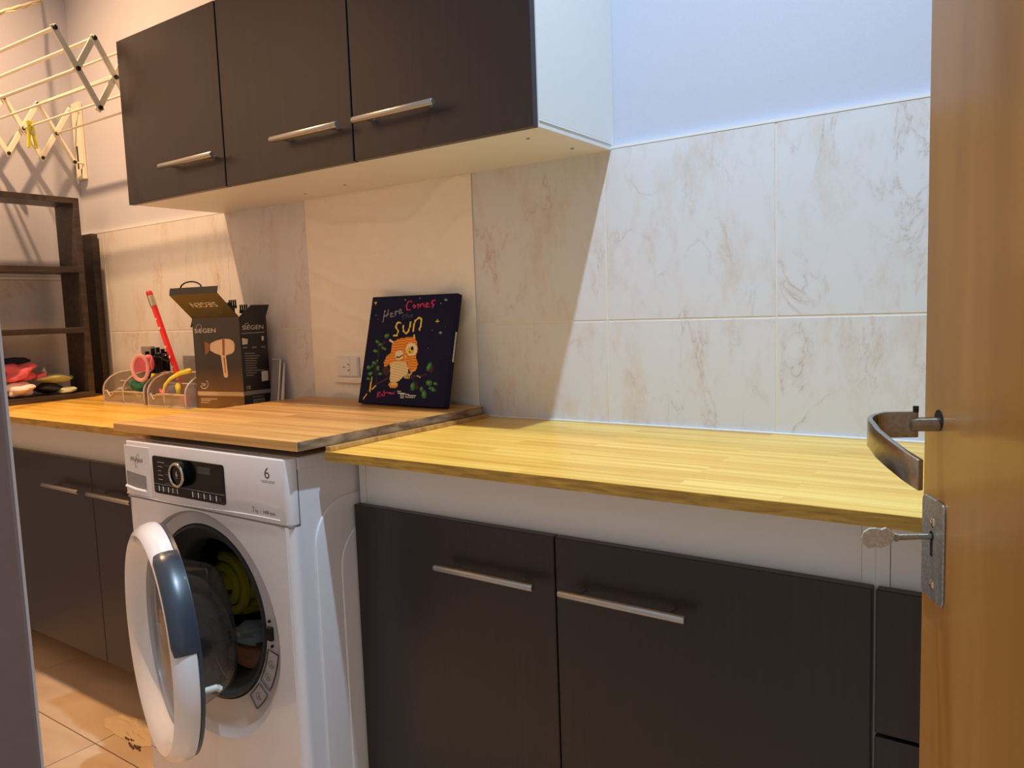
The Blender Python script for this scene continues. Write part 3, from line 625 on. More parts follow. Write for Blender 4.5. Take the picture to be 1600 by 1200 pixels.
# ================================================================== SHELF RACK ON THE LEFT WORKTOP
sh = thing('shelf_rack', (-2.6, 1.1, CT), 'dark stained open wooden shelf rack standing on the left worktop', 'shelf')
SX0, SX1, SY0, SY1 = -2.672, -2.550, 0.93, 1.281
for z0, z1, nm in ((0.384, 0.402, 'top_board'), (0.166, 0.184, 'shelf_board'), (-0.026, -0.008, 'shelf_board'), (CT+0.0003, CT+0.018, 'bottom_board')):
    m = MB(); m.box(SX0, SX1, SY0+0.018, SY1-0.018, z0, z1); m.build(nm, M['shelf'], sh, bev=0.001, seg=1)
for y in (SY0, SY1-0.018):
    m = MB(); m.box(SX0, SX1, y, y+0.018, CT+0.0003, 0.402); m.build('side_board', M['shelf'], sh, bev=0.001, seg=1)
m = MB(); m.box(-2.700, -2.617, 1.345, 1.366, CT+0.0005, 0.300); o = m.build('wooden_plank', M['shelf'], None, bev=0.001)
tag(o, 'dark upright plank leaning flat on the tiles behind the shelf rack', 'plank')
# things on its lowest shelf
SB = CT+0.0182
def soft(name, mb, mat, label, cat, **kw): return tag(mb.build(name, mat, None, 'u', smooth=True, **kw), label, cat)
m = MB(); m.blob((-2.610, 1.075, SB+0.078), 0.040, 0.056, 0.0300, 11, 0.26, n=28, m=18, freq=3.0); soft('cloth', m, M['coral'], 'coral pink crumpled cloth on the lowest shelf', 'cloth')
m = MB(); m.blob((-2.598, 1.070, SB+0.026), 0.040, 0.046, 0.0215, 12, 0.22, n=28, m=18, freq=3.0); soft('cloth', m, M['blush'], 'pale blush crumpled cloth under the coral cloth on the lowest shelf', 'cloth')
m = MB(); m.blob((-2.625, 1.078, SB+0.112), 0.035, 0.045, 0.012, 13, 0.12); soft('cloth', m, M['navy_cloth'], 'dark navy cloth lying on top of the coral cloth', 'cloth')
m = MB(); m.hexa([(-2.585, 1.125, SB+0.050), (-2.575, 1.148, SB+0.062), (-2.625, 1.158, SB+0.062), (-2.635, 1.130, SB+0.050), (-2.585, 1.126, SB+0.064), (-2.575, 1.148, SB+0.074), (-2.625, 1.158, SB+0.074), (-2.635, 1.130, SB+0.064)]); soft('packet', m, M['coral'], 'small coral packet wedged beside the coral cloth', 'packet', bev=0.002)
m = MB(); m.blob((-2.605, 1.162, SB+0.021), 0.042, 0.036, 0.0180, 14, 0.10); soft('pouch', m, M['black_soft'], 'black soft pouch at the bottom of the lowest shelf', 'pouch')
m = MB(); m.blob((-2.605, 1.180, SB+0.050), 0.046, 0.055, 0.015, 15, 0.10, n=22); soft('packet', m, M['olive_packet'], 'shiny olive green packet lying on the black pouch', 'packet')
m = MB(); m.blob((-2.583, 1.205, SB+0.011), 0.032, 0.030, 0.0105, 16, 0.12); soft('packet', m, M['pale_packet'], 'pale green folded packet low at the right of the lowest shelf', 'packet')
m = MB(); m.prism([(-2.62, 1.148, SB+0.062), (-2.615, 1.168, SB+0.066), (-2.625, 1.165, SB+0.088)], (-0.004, 0.002, 0)); soft('paper_scrap', m, M['pale_packet'], 'pale pointed paper scrap standing behind the coral packet', 'paper')

# ================================================================== ACCORDION DRYING RACK
rk = thing('drying_rack', (-2.3, 1.38, 0.62), 'white accordion drying rack mounted on the wall at top left', 'drying rack')
XRk, XLk, ZT_, ZB_ = -1.970, -2.680, 0.709, 0.540
nR = [1.343, 1.249, 1.155, 1.061, 0.967]; nL = [1.343, 1.243, 1.143, 1.043, 0.943]
def arm(x, ya, za, yb, zb, side):
    d = Vector((0, yb-ya, zb-za)); L = d.length; d.normalize(); n = Vector((0, -d.z, d.y))*0.0078; e = d*0.008
    a = Vector((x, ya, za))-e; b = Vector((x, yb, zb))+e; m = MB(); t = 0.0022
    m.hexa([a-n-Vector((t, 0, 0)), a-n+Vector((t, 0, 0)), a+n+Vector((t, 0, 0)), a+n-Vector((t, 0, 0)), b-n-Vector((t, 0, 0)), b-n+Vector((t, 0, 0)), b+n+Vector((t, 0, 0)), b+n-Vector((t, 0, 0))])
    return m.build('arm', M['rack'], rk, bev=0.001, seg=1)
def cap(x, y, z, s):
    m = MB(); m.lathe([(0.0, s*0.0075), (0.0048, s*0.0072), (0.0058, s*0.005), (0.0058, -s*0.003)], (x, y, z), (1, 0, 0), 12); return m
for X, nd, s in ((XRk, nR, 1), (XLk, nL, 1)):
    for k in range(4):
        a, b = nd[k], nd[k+1]; zt, zb = ZT_, ZB_; mid = (a+b)/2; zm = (zt+zb)/2
        arm(X+0.003, b, zt, a, zb, s)                                   # falls towards the wall
        if k < 3: arm(X-0.003, a, zt, b, zb, s)                          # rises towards the wall
        else: arm(X-0.003, a, zt, mid, zm, s)
    for y in nd[1:]: cap(X+0.003, y, ZT_, 1).build('rivet_cap', M['rack_cap'], rk)
    for y in nd[:-1]: cap(X+0.003, y, ZB_, 1).build('rivet_cap', M['rack_cap'], rk)
    for k in range(4): cap(X+0.003, (nd[k]+nd[k+1])/2, (ZT_+ZB_)/2, 1).build('rivet_cap', M['rack_cap'], rk)
def rackbar(k, kind):
    if kind == 'm': yR, yL, z = (nR[k]+nR[k+1])/2, (nL[k]+nL[k+1])/2, (ZT_+ZB_)/2
    else: yR, yL, z = nR[k], nL[k], (ZT_ if kind == 't' else ZB_)
    m = MB(); m.tube([(XLk+0.004, yL, z), (XRk-0.004, yR, z)], 0.0046 if k >= 3 else 0.0034, 8); return m.build('bar', M['rack'], rk, smooth=True)
for k in (1, 2, 3, 4): rackbar(k, 't')
for k in (0, 1, 2, 3): rackbar(k, 'm')
for X in (XRk, XLk):
    m = MB(); x = X-0.040 if X == XLk else X-0.02
    m.box(x-0.008, x+0.040, YB-0.014, YB-0.0005, 0.490, 0.742); pt = m.build('wall_plate', M['rack'], rk, bev=0.002)
    m = MB(); m.box(x+0.008, x+0.016, YB-0.0150, YB-0.0135, 0.525, 0.60); m.box(x+0.027, x+0.031, YB-0.0150, YB-0.0135, 0.505, 0.523); m.each('slot', M['blackhole'], pt)
    m = MB(); m.tube([(X, nR[0]-0.004, ZT_), (X, YB-0.013, ZT_)], 0.003, 8); m.tube([(X, nR[0]-0.004, ZB_), (X, YB-0.013, ZB_)], 0.003, 8); m.each('pivot_pin', M['rack'], rk)
# clothes peg
pg = thing('clothes_peg', (-2.62, 1.195, 0.62), 'yellow plastic clothes peg clipped on a bar of the drying rack', 'clothes peg')
yb_, zb_ = (nL[1]+nL[2])/2, (ZT_+ZB_)/2
for s in (-1, 1):
    m = MB(); x = -2.628
    m.hexa([(x-0.006, yb_+s*0.003, zb_+0.014), (x+0.006, yb_+s*0.003, zb_+0.014), (x+0.006, yb_+s*0.010, zb_+0.014), (x-0.006, yb_+s*0.010, zb_+0.014),
            (x-0.006, yb_+s*0.0005, zb_+0.002), (x+0.006, yb_+s*0.0005, zb_+0.002), (x+0.006, yb_+s*0.0085, zb_), (x-0.006, yb_+s*0.0085, zb_)])
    m.hexa([(x-0.005, yb_+s*0.0005, zb_-0.002), (x+0.005, yb_+s*0.0005, zb_-0.002), (x+0.005, yb_+s*0.0085, zb_), (x-0.005, yb_+s*0.0085, zb_),
            (x-0.005, yb_+s*0.008, zb_-0.068), (x+0.005, yb_+s*0.008, zb_-0.068), (x+0.005, yb_+s*0.015, zb_-0.068), (x-0.005, yb_+s*0.015, zb_-0.068)])
    m.build('jaw', M['peg'], pg, bev=0.0008, seg=1)
m = MB(); m.tube([(-2.634, yb_, zb_-0.022), (-2.620, yb_, zb_-0.022)], 0.0055, 10); m.build('spring', M['nickel'], pg)
# rope
m = MB(); A = Vector((-2.7315, 1.309, 1.0625)); B = Vector((-1.7495, 0.183, 0.3035))
m2 = []
for k in range(61):
    t = k/60; m2.append(A.lerp(B, t*0.985)+Vector((0.0010*math.sin(t*260), 0, 0.0010*math.cos(t*260))))
m.tube(m2, 0.0034, 6); tr = MB(); 
m.tube([p+Vector((0.004*math.sin(i*0.9), 0.0, -0.007-0.002*math.sin(i*1.7))) for i, p in enumerate(m2)], 0.0028, 6)
o = m.build('clothesline', M['rope'], None, smooth=True); tag(o, 'cream twisted clothesline strung across the top left corner', 'rope')

# ================================================================== HAIR DRYER BOX
ph = R(10); ex = Vector((math.cos(ph), math.sin(ph), 0)); ey = Vector((-math.sin(ph), math.cos(ph), 0)); ez = Vector((0, 0, 1))
BB = Vector((-1.72, 1.245, 0))-ex*0.165; BW, BD, BH = 0.165*K, 0.100*K, (0.006+0.236)*K-0.001
dbx = thing('hair_dryer_box', (BB.x, BB.y, CT+0.0005), 'black and brown hair dryer carton with open lid, standing behind the board', 'box', rot=(0, 0, ph))
m = MB(); t_ = 0.0015          # four thin walls and a base
m.box(0, BW, 0, t_, 0, BH); m.build('front_wall', M['carton'], dbx, 'l')
m = MB(); m.box(BW-t_, BW, t_, BD, 0, BH); m.build('side_wall', M['box_side'], dbx, 'l')
m = MB(); m.box(0, t_, t_, BD, 0, BH); m.build('side_wall', M['box_side'], dbx, 'l')
m = MB(); m.box(t_, BW-t_, BD-t_, BD, 0, BH); m.build('back_wall', M['box_black'], dbx, 'l')
m = MB(); m.box(t_, BW-t_, t_, BD-t_, 0, t_); m.build('base', M['box_black'], dbx, 'l')
def fb(px, py):    # carton front: crop pixels -> local x, z
    v = (py-350)/(1040-350); xl = 768+(850-768)*v; xr = 1150+(1200-1150)*v; return ((px-xl)/(xr-xl)*BW, BH*(1-(py-346-(px-xl)/(xr-xl)*8*v)/(690+6)))
def sb_(px, py):   # carton side: crop pixels -> local y, z
    v = (py-335)/(1058-335); xl = 1160+(1200-1160)*v; xr = 1375+(1420-1375)*v; u = (px-xl)/(xr-xl); zz = 335+0*u; zb = 1058-28*u; return (u*BD, BH*(1-(py-zz)/(zb-zz)))
def fp(px, py, d=0.0004): a, b = fb(px, py); return (a, -d, b)
def sp_(px, py, d=0.0004): a, b = sb_(px, py); return (BW+d, a, b)
m = MB(); m.prism([fp(838, 912), fp(1190, 920), fp(1196, 952), fp(845, 944)], (0, 0.0006, 0)); m.build('stripe', M['box_stripe'], dbx, 'l')
m = MB(); m.prism([sp_(1196, 920), sp_(1408, 905), sp_(1411, 935), sp_(1199, 952)], (-0.0006, 0, 0)); m.build('stripe', M['print_grey'], dbx, 'l')
# lettering on the front
a = Vector(fp(797, 458)); b_ = Vector(fp(968, 456)); m = MB(); text(m, 'SiEGEN', (b_-a).length, a, (1, 0, 0), (0, 0, 1), 0.0125)
def arcp(m, fn, cx, cy, rx, ry, a0, a1, r=0.0005):
    m.tube([fn(cx+rx*math.cos(R(t)), cy-ry*math.sin(R(t)), 0.0006) for t in [a0+(a1-a0)*k/12 for k in range(13)]], r, 5)
arcp(m, fp, 830, 418, 22, 26, -10, 190, 0.0006)
m.build('lettering', M['print_white'], dbx, 'l')
m = MB()
for i, (y, w_) in enumerate(((968, 125), (980, 75), (996, 62))): m.prism([fp(868, y), fp(868+w_, y+1), fp(868+w_, y+8), fp(868, y+7)], (0, 0.0003, 0))
arcp(m, fp, 1135, 1022, 30, 16, 20, 200); m.prism([fp(1118, 1020), fp(1168, 1024), fp(1168, 1030), fp(1118, 1026)], (0, 0.0003, 0))
m.build('small_print', M['box_stripe'], dbx, 'l')
# the dryer printed on the front
def dec(pts, mat, nm, fn=fp, d=0.0004, th=(0, 0.0003, 0)):
    m = MB(); m.prism([fn(x, y, d) for x, y in pts], th); m.build(nm, mat, dbx, 'l')
dec([(925, 560), (930, 540), (970, 522), (1030, 508), (1080, 512), (1110, 530), (1120, 560), (1118, 600), (1100, 622), (1050, 636), (1010, 634), (960, 615), (928, 595)], M['dryer_cream'], 'dryer_picture')
dec([(878, 524), (920, 545), (922, 598), (890, 630)], M['copper'], 'dryer_picture')
dec([(1012, 630), (1052, 634), (1072, 790), (1066, 806), (1048, 806), (1040, 795)], M['dryer_cream'], 'dryer_picture', d=0.0005)
dec([(1022, 510), (1040, 512), (1044, 636), (1028, 634)], M['copper'], 'dryer_picture', d=0.0008)
dec([(1034, 650), (1044, 650), (1056, 770), (1050, 772)], M['copper'], 'dryer_picture', d=0.0008)
m = MB(); arcp(m, fp, 890, 858, 30, 34, 200, 420, 0.0008); a = Vector(fp(868, 870)); text(m, '2200', 0.0170, a, (1, 0, 0), (0, 0, 1), 0.0085); arcp(m, fp, 885, 880, 14, 12, 180, 360)
m.build('lettering', M['print_white'], dbx, 'l')
# side: logo, icons, text lines, CE mark, labels
m = MB(); a = Vector(sp_(1186, 437)); b_ = Vector(sp_(1354, 432)); text(m, 'SiEGEN', (b_-a).length, a, (0, 1, 0), (0, 0, 1), 0.0125)
arcp(m, sp_, 1222, 412, 18, 26, 0, 190, 0.0006)
a = Vector(sp_(1214, 904)); text(m, 'CE', 0.0170, a, (0, 1, 0), (0, 0, 1), 0.0095); m.build('lettering', M['print_white'], dbx, 'l')
m = MB(); wds = [78, 118, 100, 90, 96, 80, 92, 148, 84, 60]
for i, w_ in enumerate(wds):
    y = 617+i*19.2; m.prism([sp_(1204+i, y), sp_(1204+i+w_, y+2), sp_(1204+i+w_, y+8), sp_(1204+i, y+6)], (-0.0003, 0, 0))
m.prism([sp_(1180, 460), sp_(1362, 456), sp_(1362, 464), sp_(1180, 468)], (-0.0003, 0, 0))
for x in (1190, 1262, 1336): m.prism([sp_(x, 570), sp_(x+34, 570), sp_(x+34, 580), sp_(x, 580)], (-0.0003, 0, 0))
m.prism([sp_(1262, 962), sp_(1352, 956), sp_(1352, 962), sp_(1262, 968)], (-0.0003, 0, 0))
m.build('small_print', M['print_grey'], dbx, 'l')
m = MB(); m.prism([sp_(1184, 500), sp_(1228, 510), sp_(1226, 548), sp_(1186, 552)], (-0.0003, 0, 0)); m.prism([sp_(1338, 490), sp_(1356, 490), sp_(1354, 525), sp_(1340, 525)], (-0.0003, 0, 0)); m.prism([sp_(1336, 766), sp_(1390, 762), sp_(1392, 838), sp_(1338, 844)], (-0.0003, 0, 0)); m.each('label_patch', M['print_white'], dbx, 'l')
m = MB(); m.prism([sp_(1268, 984), sp_(1360, 976), sp_(1362, 1020), sp_(1270, 1032)], (-0.0003, 0, 0)); bc = m.build('barcode_label', M['print_grey'], dbx, 'l')
m = MB(); rnd = random.Random(2)
for i in range(15):
    x = 1274+i*5.6; w_ = rnd.choice((1.4, 2.2, 3)); m.prism([sp_(x, 988, 0.0008), sp_(x+w_, 988, 0.0008), sp_(x+w_, 1014, 0.0008), sp_(x, 1014, 0.0008)], (-0.0003, 0, 0))
m.build('bars', M['box_black'], bc, 'l')
# lid flap leaning out to the front, with tuck and handle
e1 = R(42); LF = 0.092*K; d1 = Vector((0, -math.cos(e1), math.sin(e1)))
P0 = Vector((0, 0, BH)); P1 = Vector((BW, 0, BH)); Q0 = P0+d1*LF; Q1 = P1+d1*LF; nn = Vector((0, math.sin(e1), math.cos(e1)))*t_
m = MB(); m.hexa([P0, P1, Q1, Q0, P0+nn, P1+nn, Q1+nn, Q0+nn]); lid = m.build('lid_flap', M['box_black'], dbx, 'l')
m = MB(); m.hexa([Q0, Q1, Q1+Vector((0, 0.004, 0.020)), Q0+Vector((0, 0.004, 0.020)), Q0+Vector((0, t_, 0)), Q1+Vector((0, t_, 0)), Q1+Vector((0, 0.006, 0.020)), Q0+Vector((0, 0.006, 0.020))]); m.build('tuck_flap', M['box_black'], lid, 'l')
m = MB(); o_ = P1*0.20+P0*0.80+d1*LF*0.66-nn*0.5; 
text(m, 'SiEGEN', BW*0.54, P0+(P1-P0)*0.80+d1*(LF*0.66)-nn*0.4, (-1, 0, 0), tuple(d1*-1), 0.0200); m.build('lettering', M['print_white'], lid, 'l')
m = MB(); hq = []
for k in range(13):
    a = math.pi*k/12; hq.append(Q0.lerp(Q1, 0.44-0.22*math.cos(a))+Vector((0, 0.006, 0.018+0.018*math.sin(a))))
m.tube(hq, 0.0022, 8); m.build('carry_strap', M['cord_black'], lid, 'l', smooth=True)
m = MB(); m.prism([(BW, 0.002, BH), (BW, BD, BH), (BW+0.012, BD+0.004, BH+0.034), (BW+0.006, BD*0.42, BH+0.034)], (-0.0015, 0, 0)); m.build('side_flap', M['box_side'], dbx, 'l')
m = MB(); m.prism([(0, 0.002, BH), (0, BD*0.7, BH), (-0.020, BD*0.6, BH-0.020), (-0.018, 0.01, BH-0.026)], (-0.0012, 0, 0)); m.build('side_flap', M['box_side'], dbx, 'l')
# dark combs sticking out of the carton
def comb(x, y, h, tilt, label, i):
    t = thing('comb', (0, 0, 0), label, 'comb', group='dark combs in the carton', space='r'); w0 = dbx.location+Matrix.Rotation(ph, 3, 'Z') @ Vector((x, y, 0.012))
    t.location = w0; t.rotation_euler = (0, 0, ph); ORG[t.name] = w0
    m = MB(); m.hexa([(-0.004, -0.003, 0), (0.004, -0.003, 0), (0.004, 0.003, 0), (-0.004, 0.003, 0), (-0.006+tilt, -0.003, h), (0.006+tilt, -0.003, h), (0.006+tilt, 0.003, h), (-0.006+tilt, 0.003, h)]); m.build('handle', M['black_soft'], t, 'l', bev=0.001, seg=1)
    m = MB(); m.box(tilt-0.014, tilt+0.014, -0.003, 0.003, h, h+0.010)
    for k in range(4): m.box(tilt-0.013+k*0.008, tilt-0.010+k*0.008, -0.002, 0.002, h+0.010, h+0.026)
    m.build('teeth', M['black_soft'], t, 'l')
comb(0.060, 0.030, 0.272, 0.0, 'dark comb standing nearest the lid flap in the open carton', 0)
comb(0.095, 0.045, 0.276, 0.004, 'dark comb standing in the middle of the open carton', 1)
comb(0.128, 0.070, 0.268, 0.010, 'dark comb standing nearest the right side flap of the open carton', 2)
comb(0.088, 0.082, 0.284, -0.004, 'dark comb standing tallest at the back of the open carton', 3)

# white frames leaning beside the box
fr = thing('white_tray', (-1.715, 1.34, CT), 'narrow white tray standing upright against the wall right of the hair dryer box', 'tray')
m = MB(); m.prism([(-1.727, 1.330, CT+0.0005), (-1.692, 1.330, CT+0.0005), (-1.695, 1.350, -0.112), (-1.728, 1.350, -0.112)], (0, 0.004, 0)); m.build('face', M['grey_card'], fr)
m = MB(); m.tube([(-1.692, 1.329, CT+0.002), (-1.695, 1.349, -0.112), (-1.728, 1.349, -0.112)], 0.0018, 6); m.build('rim', M['white'], fr)
m = MB(); m.prism([(-1.690, 1.335, CT+0.0005), (-1.678, 1.335, CT+0.0005), (-1.692, 1.358, -0.122), (-1.695, 1.358, -0.122)], (0, 0.003, 0)); m.build('face', M['white'], fr)
m = MB(); m.box(-2.17, -2.105, 1.362, 1.3675, CT+0.0005, -0.106); o = m.build('grey_card', M['grey_card'], None); tag(o, 'grey card leaning on the tiles behind the right organizer', 'card')

# ================================================================== WIRE MESH ORGANIZERS
def organizer(x0, wa, wb_, y0, label, W=0.155, D=0.10, H=0.088):
    t = thing('desk_organizer', (x0+(wa+wb_)/2, y0+D/2, CT), label, 'organizer', group='silver mesh desk organizers')
    z = CT+0.0006; w_ = wa+wb_; fh = 0.036
    def side(x, nm):
        pts = [(x, y0, z), (x, y0, z+fh)]
        for k in range(9):
            a = R(90*k/8); pts.append((x, y0+D*0.75*(1-math.cos(a)), z+fh+(H-fh)*math.sin(a)))
        pts += [(x, y0+D, z+H), (x, y0+D, z)]
        m = MB(); m.poly(pts); o = m.build(nm, M['mesh'], t)
        m = MB(); m.tube(pts, 0.0027, 6, closed=True); m.build('rim', M['silver'], o, smooth=True)
    side(x0, 'side_wall'); side(x0+wa, 'divider'); side(x0+w_, 'side_wall')
    m = MB()                                      # V-notched front of the left tray, straight front of the right one
    v = [(x0, y0, z+fh), (x0+wa*0.18, y0, z+fh), (x0+wa*0.36, y0, z+fh*0.52), (x0+wa*0.55, y0, z+fh*0.95), (x0+wa, y0, z+fh)]
    m.poly([(x0, y0, z), (x0+wa, y0, z)]+list(reversed(v))); f1 = m.build('front_wall', M['mesh'], t)
    m = MB(); m.tube([(x0, y0, z+0.001)]+v+[(x0+wa, y0, z+0.001)], 0.0027, 6, closed=True); m.build('rim', M['silver'], f1, smooth=True)
    m = MB(); m.poly([(x0+wa, y0, z), (x0+w_, y0, z), (x0+w_, y0, z+fh), (x0+wa, y0, z+fh)]); f2 = m.build('front_wall', M['mesh'], t)
    m = MB(); m.tube([(x0+wa, y0, z+0.001), (x0+wa, y0, z+fh), (x0+w_, y0, z+fh), (x0+w_, y0, z+0.001)], 0.0027, 6, closed=True); m.build('rim', M['silver'], f2, smooth=True)
    m = MB(); m.poly([(x0, y0+D, z), (x0+w_, y0+D, z), (x0+w_, y0+D, z+H), (x0, y0+D, z+H)]); b = m.build('back_wall', M['mesh'], t)
    m = MB(); m.tube([(x0, y0+D, z+H), (x0+w_, y0+D, z+H)], 0.0027, 6); m.build('rim', M['silver'], b)
    m = MB(); m.poly([(x0, y0+D*0.55, z), (x0+w_, y0+D*0.55, z), (x0+w_, y0+D*0.55, z+H*0.68), (x0, y0+D*0.55, z+H*0.68)]); b = m.build('divider', M['mesh'], t)
    m = MB(); m.tube([(x0, y0+D*0.55, z+H*0.68), (x0+w_, y0+D*0.55, z+H*0.68)], 0.0027, 6); m.build('rim', M['silver'], b)
    m = MB(); m.box(x0, x0+w_, y0, y0+D, z-0.0002, z+0.0012); m.build('base', M['silver'], t)
    m = MB(); m.box(x0, x0+wa, y0+0.001, y0+D*0.55, z+fh*0.80, z+fh*0.84); m.build('tray', M['silver'], t)
organizer(-2.330, 0.110, 0.111, 1.195, 'silver mesh desk organizer on the left, nearer the shelf rack')
organizer(-2.079, 0.079, 0.102, 1.190, 'silver mesh desk organizer on the right, against the hair dryer box')
OZ = CT+0.0018
# ring light
rl = thing('ring_light', (-2.118, 1.205, -0.165), 'pale pink oval clip-on ring light stuck in the left organizer', 'ring light')
m = MB(); pp = []
for k in range(40):
    a = 2*math.pi*k/40; x, z = 0.020*math.cos(a), 0.035*math.sin(a); pp.append((-2.118+x*0.62, 1.196+0.78*x, -0.129+z))
m.tube(pp, 0.0055, 8, closed=True, flat=1.0); m.build('ring', M['pale_pink'], rl, smooth=True)
m = MB(); m.prism([(-2.118+0.62*0.018*math.cos(a), 1.196+0.78*0.018*math.cos(a), -0.129+0.033*math.sin(a)) for a in [R(200-220*k/14) for k in range(15)]], (-0.003, 0.0025, 0)); m.build('mirror_disc', M['pink'], rl, smooth=True)
m = MB(); m.blob((-2.112, 1.218, -0.102), 0.012, 0.013, 0.010, 3, 0.03); m.blob((-2.104, 1.222, -0.118), 0.008, 0.008, 0.020, 4, 0.03); m.build('clip', M['pink'], rl, smooth=True)
# scrunchie
m = MB()
def coil(cx, cy, cz, R_, r, n, seed, sq=1.0):
    rnd = random.Random(seed); return [(cx+(R_+0.003*rnd.uniform(-1, 1))*math.cos(2*math.pi*k/n), cy+R_*0.8*math.sin(2*math.pi*k/n), cz+0.006*math.sin(4*math.pi*k/n)*sq) for k in range(n)]
m.tube(coil(-2.168, 1.226, OZ+0.052, 0.024, 0, 18, 1), [0.013+0.003*math.sin(k*2.1) for k in range(18)], 8, closed=True); soft('scrunchie', m, M['green_cloth'], 'green hair scrunchie in the left organizer', 'scrunchie')
m = MB(); m.tube(coil(-2.166, 1.224, OZ+0.024, 0.021, 0, 18, 2), [0.010+0.002*math.sin(k*2.1) for k in range(18)], 8, closed=True); soft('scrunchie', m, M['cream_cloth'], 'cream hair scrunchie under the green one in the left organizer', 'scrunchie')
m = MB(); m.blob((-2.128, 1.222, OZ+0.040), 0.014, 0.014, 0.030, 8, 0.14); soft('scrunchie', m, M['black_soft'], 'black hair scrunchie behind the green one in the left organizer', 'scrunchie')
# nail polish and jars in the tall cups
def bottle(x, y, z, r, h, glass, capm, label, caph=0.4, fr=0.55, group='small bottles in the left organizer'):
    t = thing('bottle', (x, y, z), label, 'bottle', group=group)
    hb = h*(1-caph)
    m = MB(); m.lathe([(0, 0), (r, 0), (r*1.02, hb*0.1), (r, hb*0.8), (r*fr, hb), (0, hb)], (x, y, z), (0, 0, 1), 14); m.build('body', glass, t, smooth=True)
    m = MB(); m.lathe([(r*fr, hb), (r*fr*1.1, hb*1.02), (r*fr, h), (0, h)], (x, y, z), (0, 0, 1), 14); m.build('cap', capm, t, smooth=True)
SP = [(-2.168, 1.264, 'bright_yellow', 'bright yellow nail polish bottle in the left organizer', 0.150, 0.0125),
      (-2.226, 1.282, 'black_gloss', 'black bottle at the left end of the row behind the ring light', 0.158, 0.0125),
      (-2.196, 1.283, 'black_gloss', 'black bottle standing behind the ring light clip', 0.168, 0.0125),
      (-2.140, 1.262, 'navy', 'navy blue bottle right of the yellow nail polish', 0.146, 0.0115),
      (-2.121, 1.258, 'bottle_green', 'dark green bottle right of the navy one', 0.142, 0.0095),
      (-2.170, 1.283, 'black_gloss', 'black bottle standing behind the yellow nail polish', 0.171, 0.0120),
      (-2.144, 1.283, 'copper', 'brown bottle behind the navy one', 0.166, 0.0120),
      (-2.122, 1.282, 'black_gloss', 'black bottle behind the dark green one', 0.158, 0.0120)]
for x, y, mt, lb, h, r in SP: bottle(x, y, OZ, r*0.93, h*0.93, M[mt], M['black_gloss'], lb)
m = MB(); m.box(-2.318, -2.262, 1.315, 1.330, CT+0.0006, -0.074); o = m.build('mirror_case', M['grey_card'], None, bev=0.002); tag(o, 'grey flat case standing behind the black bottles', 'case')
sg = thing('sunglasses', (-2.04, 1.26, -0.12), 'black sunglasses lying on top of the bottles', 'sunglasses')
m = MB(); m.tube([(-2.130, 1.240, -0.103), (-2.105, 1.232, -0.100), (-2.080, 1.232, -0.101), (-2.050, 1.245, -0.114)], 0.0035, 8); m.build('frame', M['black_gloss'], sg, smooth=True)
m = MB(); m.blob((-2.100, 1.243, -0.094), 0.012, 0.009, 0.007, 2, 0.08); m.blob((-2.072, 1.246, -0.098), 0.012, 0.009, 0.007, 5, 0.08); m.build('lens', M['black_gloss'], sg, smooth=True)
# jumbo pencil
pc = thing('pencil', (-2.015, 1.262, OZ), 'long jumbo red pencil leaning out of the right organizer', 'pencil')
a0 = Vector((-2.015, 1.268, OZ+0.004)); a1 = Vector((-2.167, 1.268, 0.090)); dv = (a1-a0)
m = MB(); m.tube([a0, a0+dv*0.86], 0.0092, 6); m.build('body', M['red_lacquer'], pc)
m = MB(); m.tube([a0+dv*0.86, a0+dv*0.875, a0+dv*0.89, a0+dv*0.905, a0+dv*0.955], [0.0092, 0.0098, 0.0092, 0.0098, 0.0094], 12); m.build('ferrule', M['ferrule'], pc, smooth=True)
m = MB(); m.tube([a0+dv*0.955, a0+dv*0.99, a0+dv], [0.0092, 0.0092, 0.0070], 12); m.build('eraser', M['red_lacquer'], pc, smooth=True)
m = MB()
for k, f in enumerate((0.74, 0.66, 0.49, 0.40, 0.31, 0.20)):
    q = a0+dv*f+Vector((0.003 if k % 2 else -0.001, -0.0084, 0)); m.lathe([(0, 0.0008), (0.0040, 0.0006), (0.0042, -0.001)], q, (0, -1, 0), 10)
m.each('printed_dot', M['print_white'], pc)
# small things in the right organizer
m = MB(); pp = [(-1.950+0.0, 1.176, -0.140), (-1.957, 1.172, -0.150), (-1.968, 1.170, -0.165), (-1.976, 1.172, -0.180), (-1.980, 1.174, -0.190)]
m = MB(); m.tube([(-1.920, 1.215, -0.137), (-1.935, 1.200, -0.142), (-1.955, 1.185, -0.155), (-1.972, 1.178, -0.172), (-1.981, 1.176, -0.192)], [0.0070, 0.0060, 0.0042, 0.0035, 0.002], 8); m.blob((-1.918, 1.218, -0.136), 0.011, 0.008, 0.007, 6, 0.1); soft('hair_tie', m, M['lemon'], 'yellow spotted hair tie draped over the right organizer', 'hair tie')
m = MB(); m.tube(coil(-2.030, 1.212, OZ+0.038, 0.013, 0, 14, 5), 0.0045, 8, closed=True); soft('hair_clip', m, M['hot_pink'], 'hot pink hair clip in the left tray of the right organizer', 'hair clip')
m = MB(); m.blob((-2.018, 1.228, OZ+0.044), 0.010, 0.012, 0.012, 9, 0.12); soft('hair_clip', m, M['lilac'], 'lilac hair clip beside the hot pink one', 'hair clip')
m = MB(); m.blob((-1.955, 1.206, OZ+0.050), 0.008, 0.007, 0.016, 10, 0.12); soft('charm', m, M['lemon'], 'small pale yellow charm in the middle of the right organizer', 'charm')
m = MB(); m.blob((-1.935, 1.218, OZ+0.018), 0.024, 0.017, 0.016, 21, 0.16); soft('hair_ties', m, M['pink'], 'pink hair ties heaped in the right tray of the right organizer', 'hair ties')
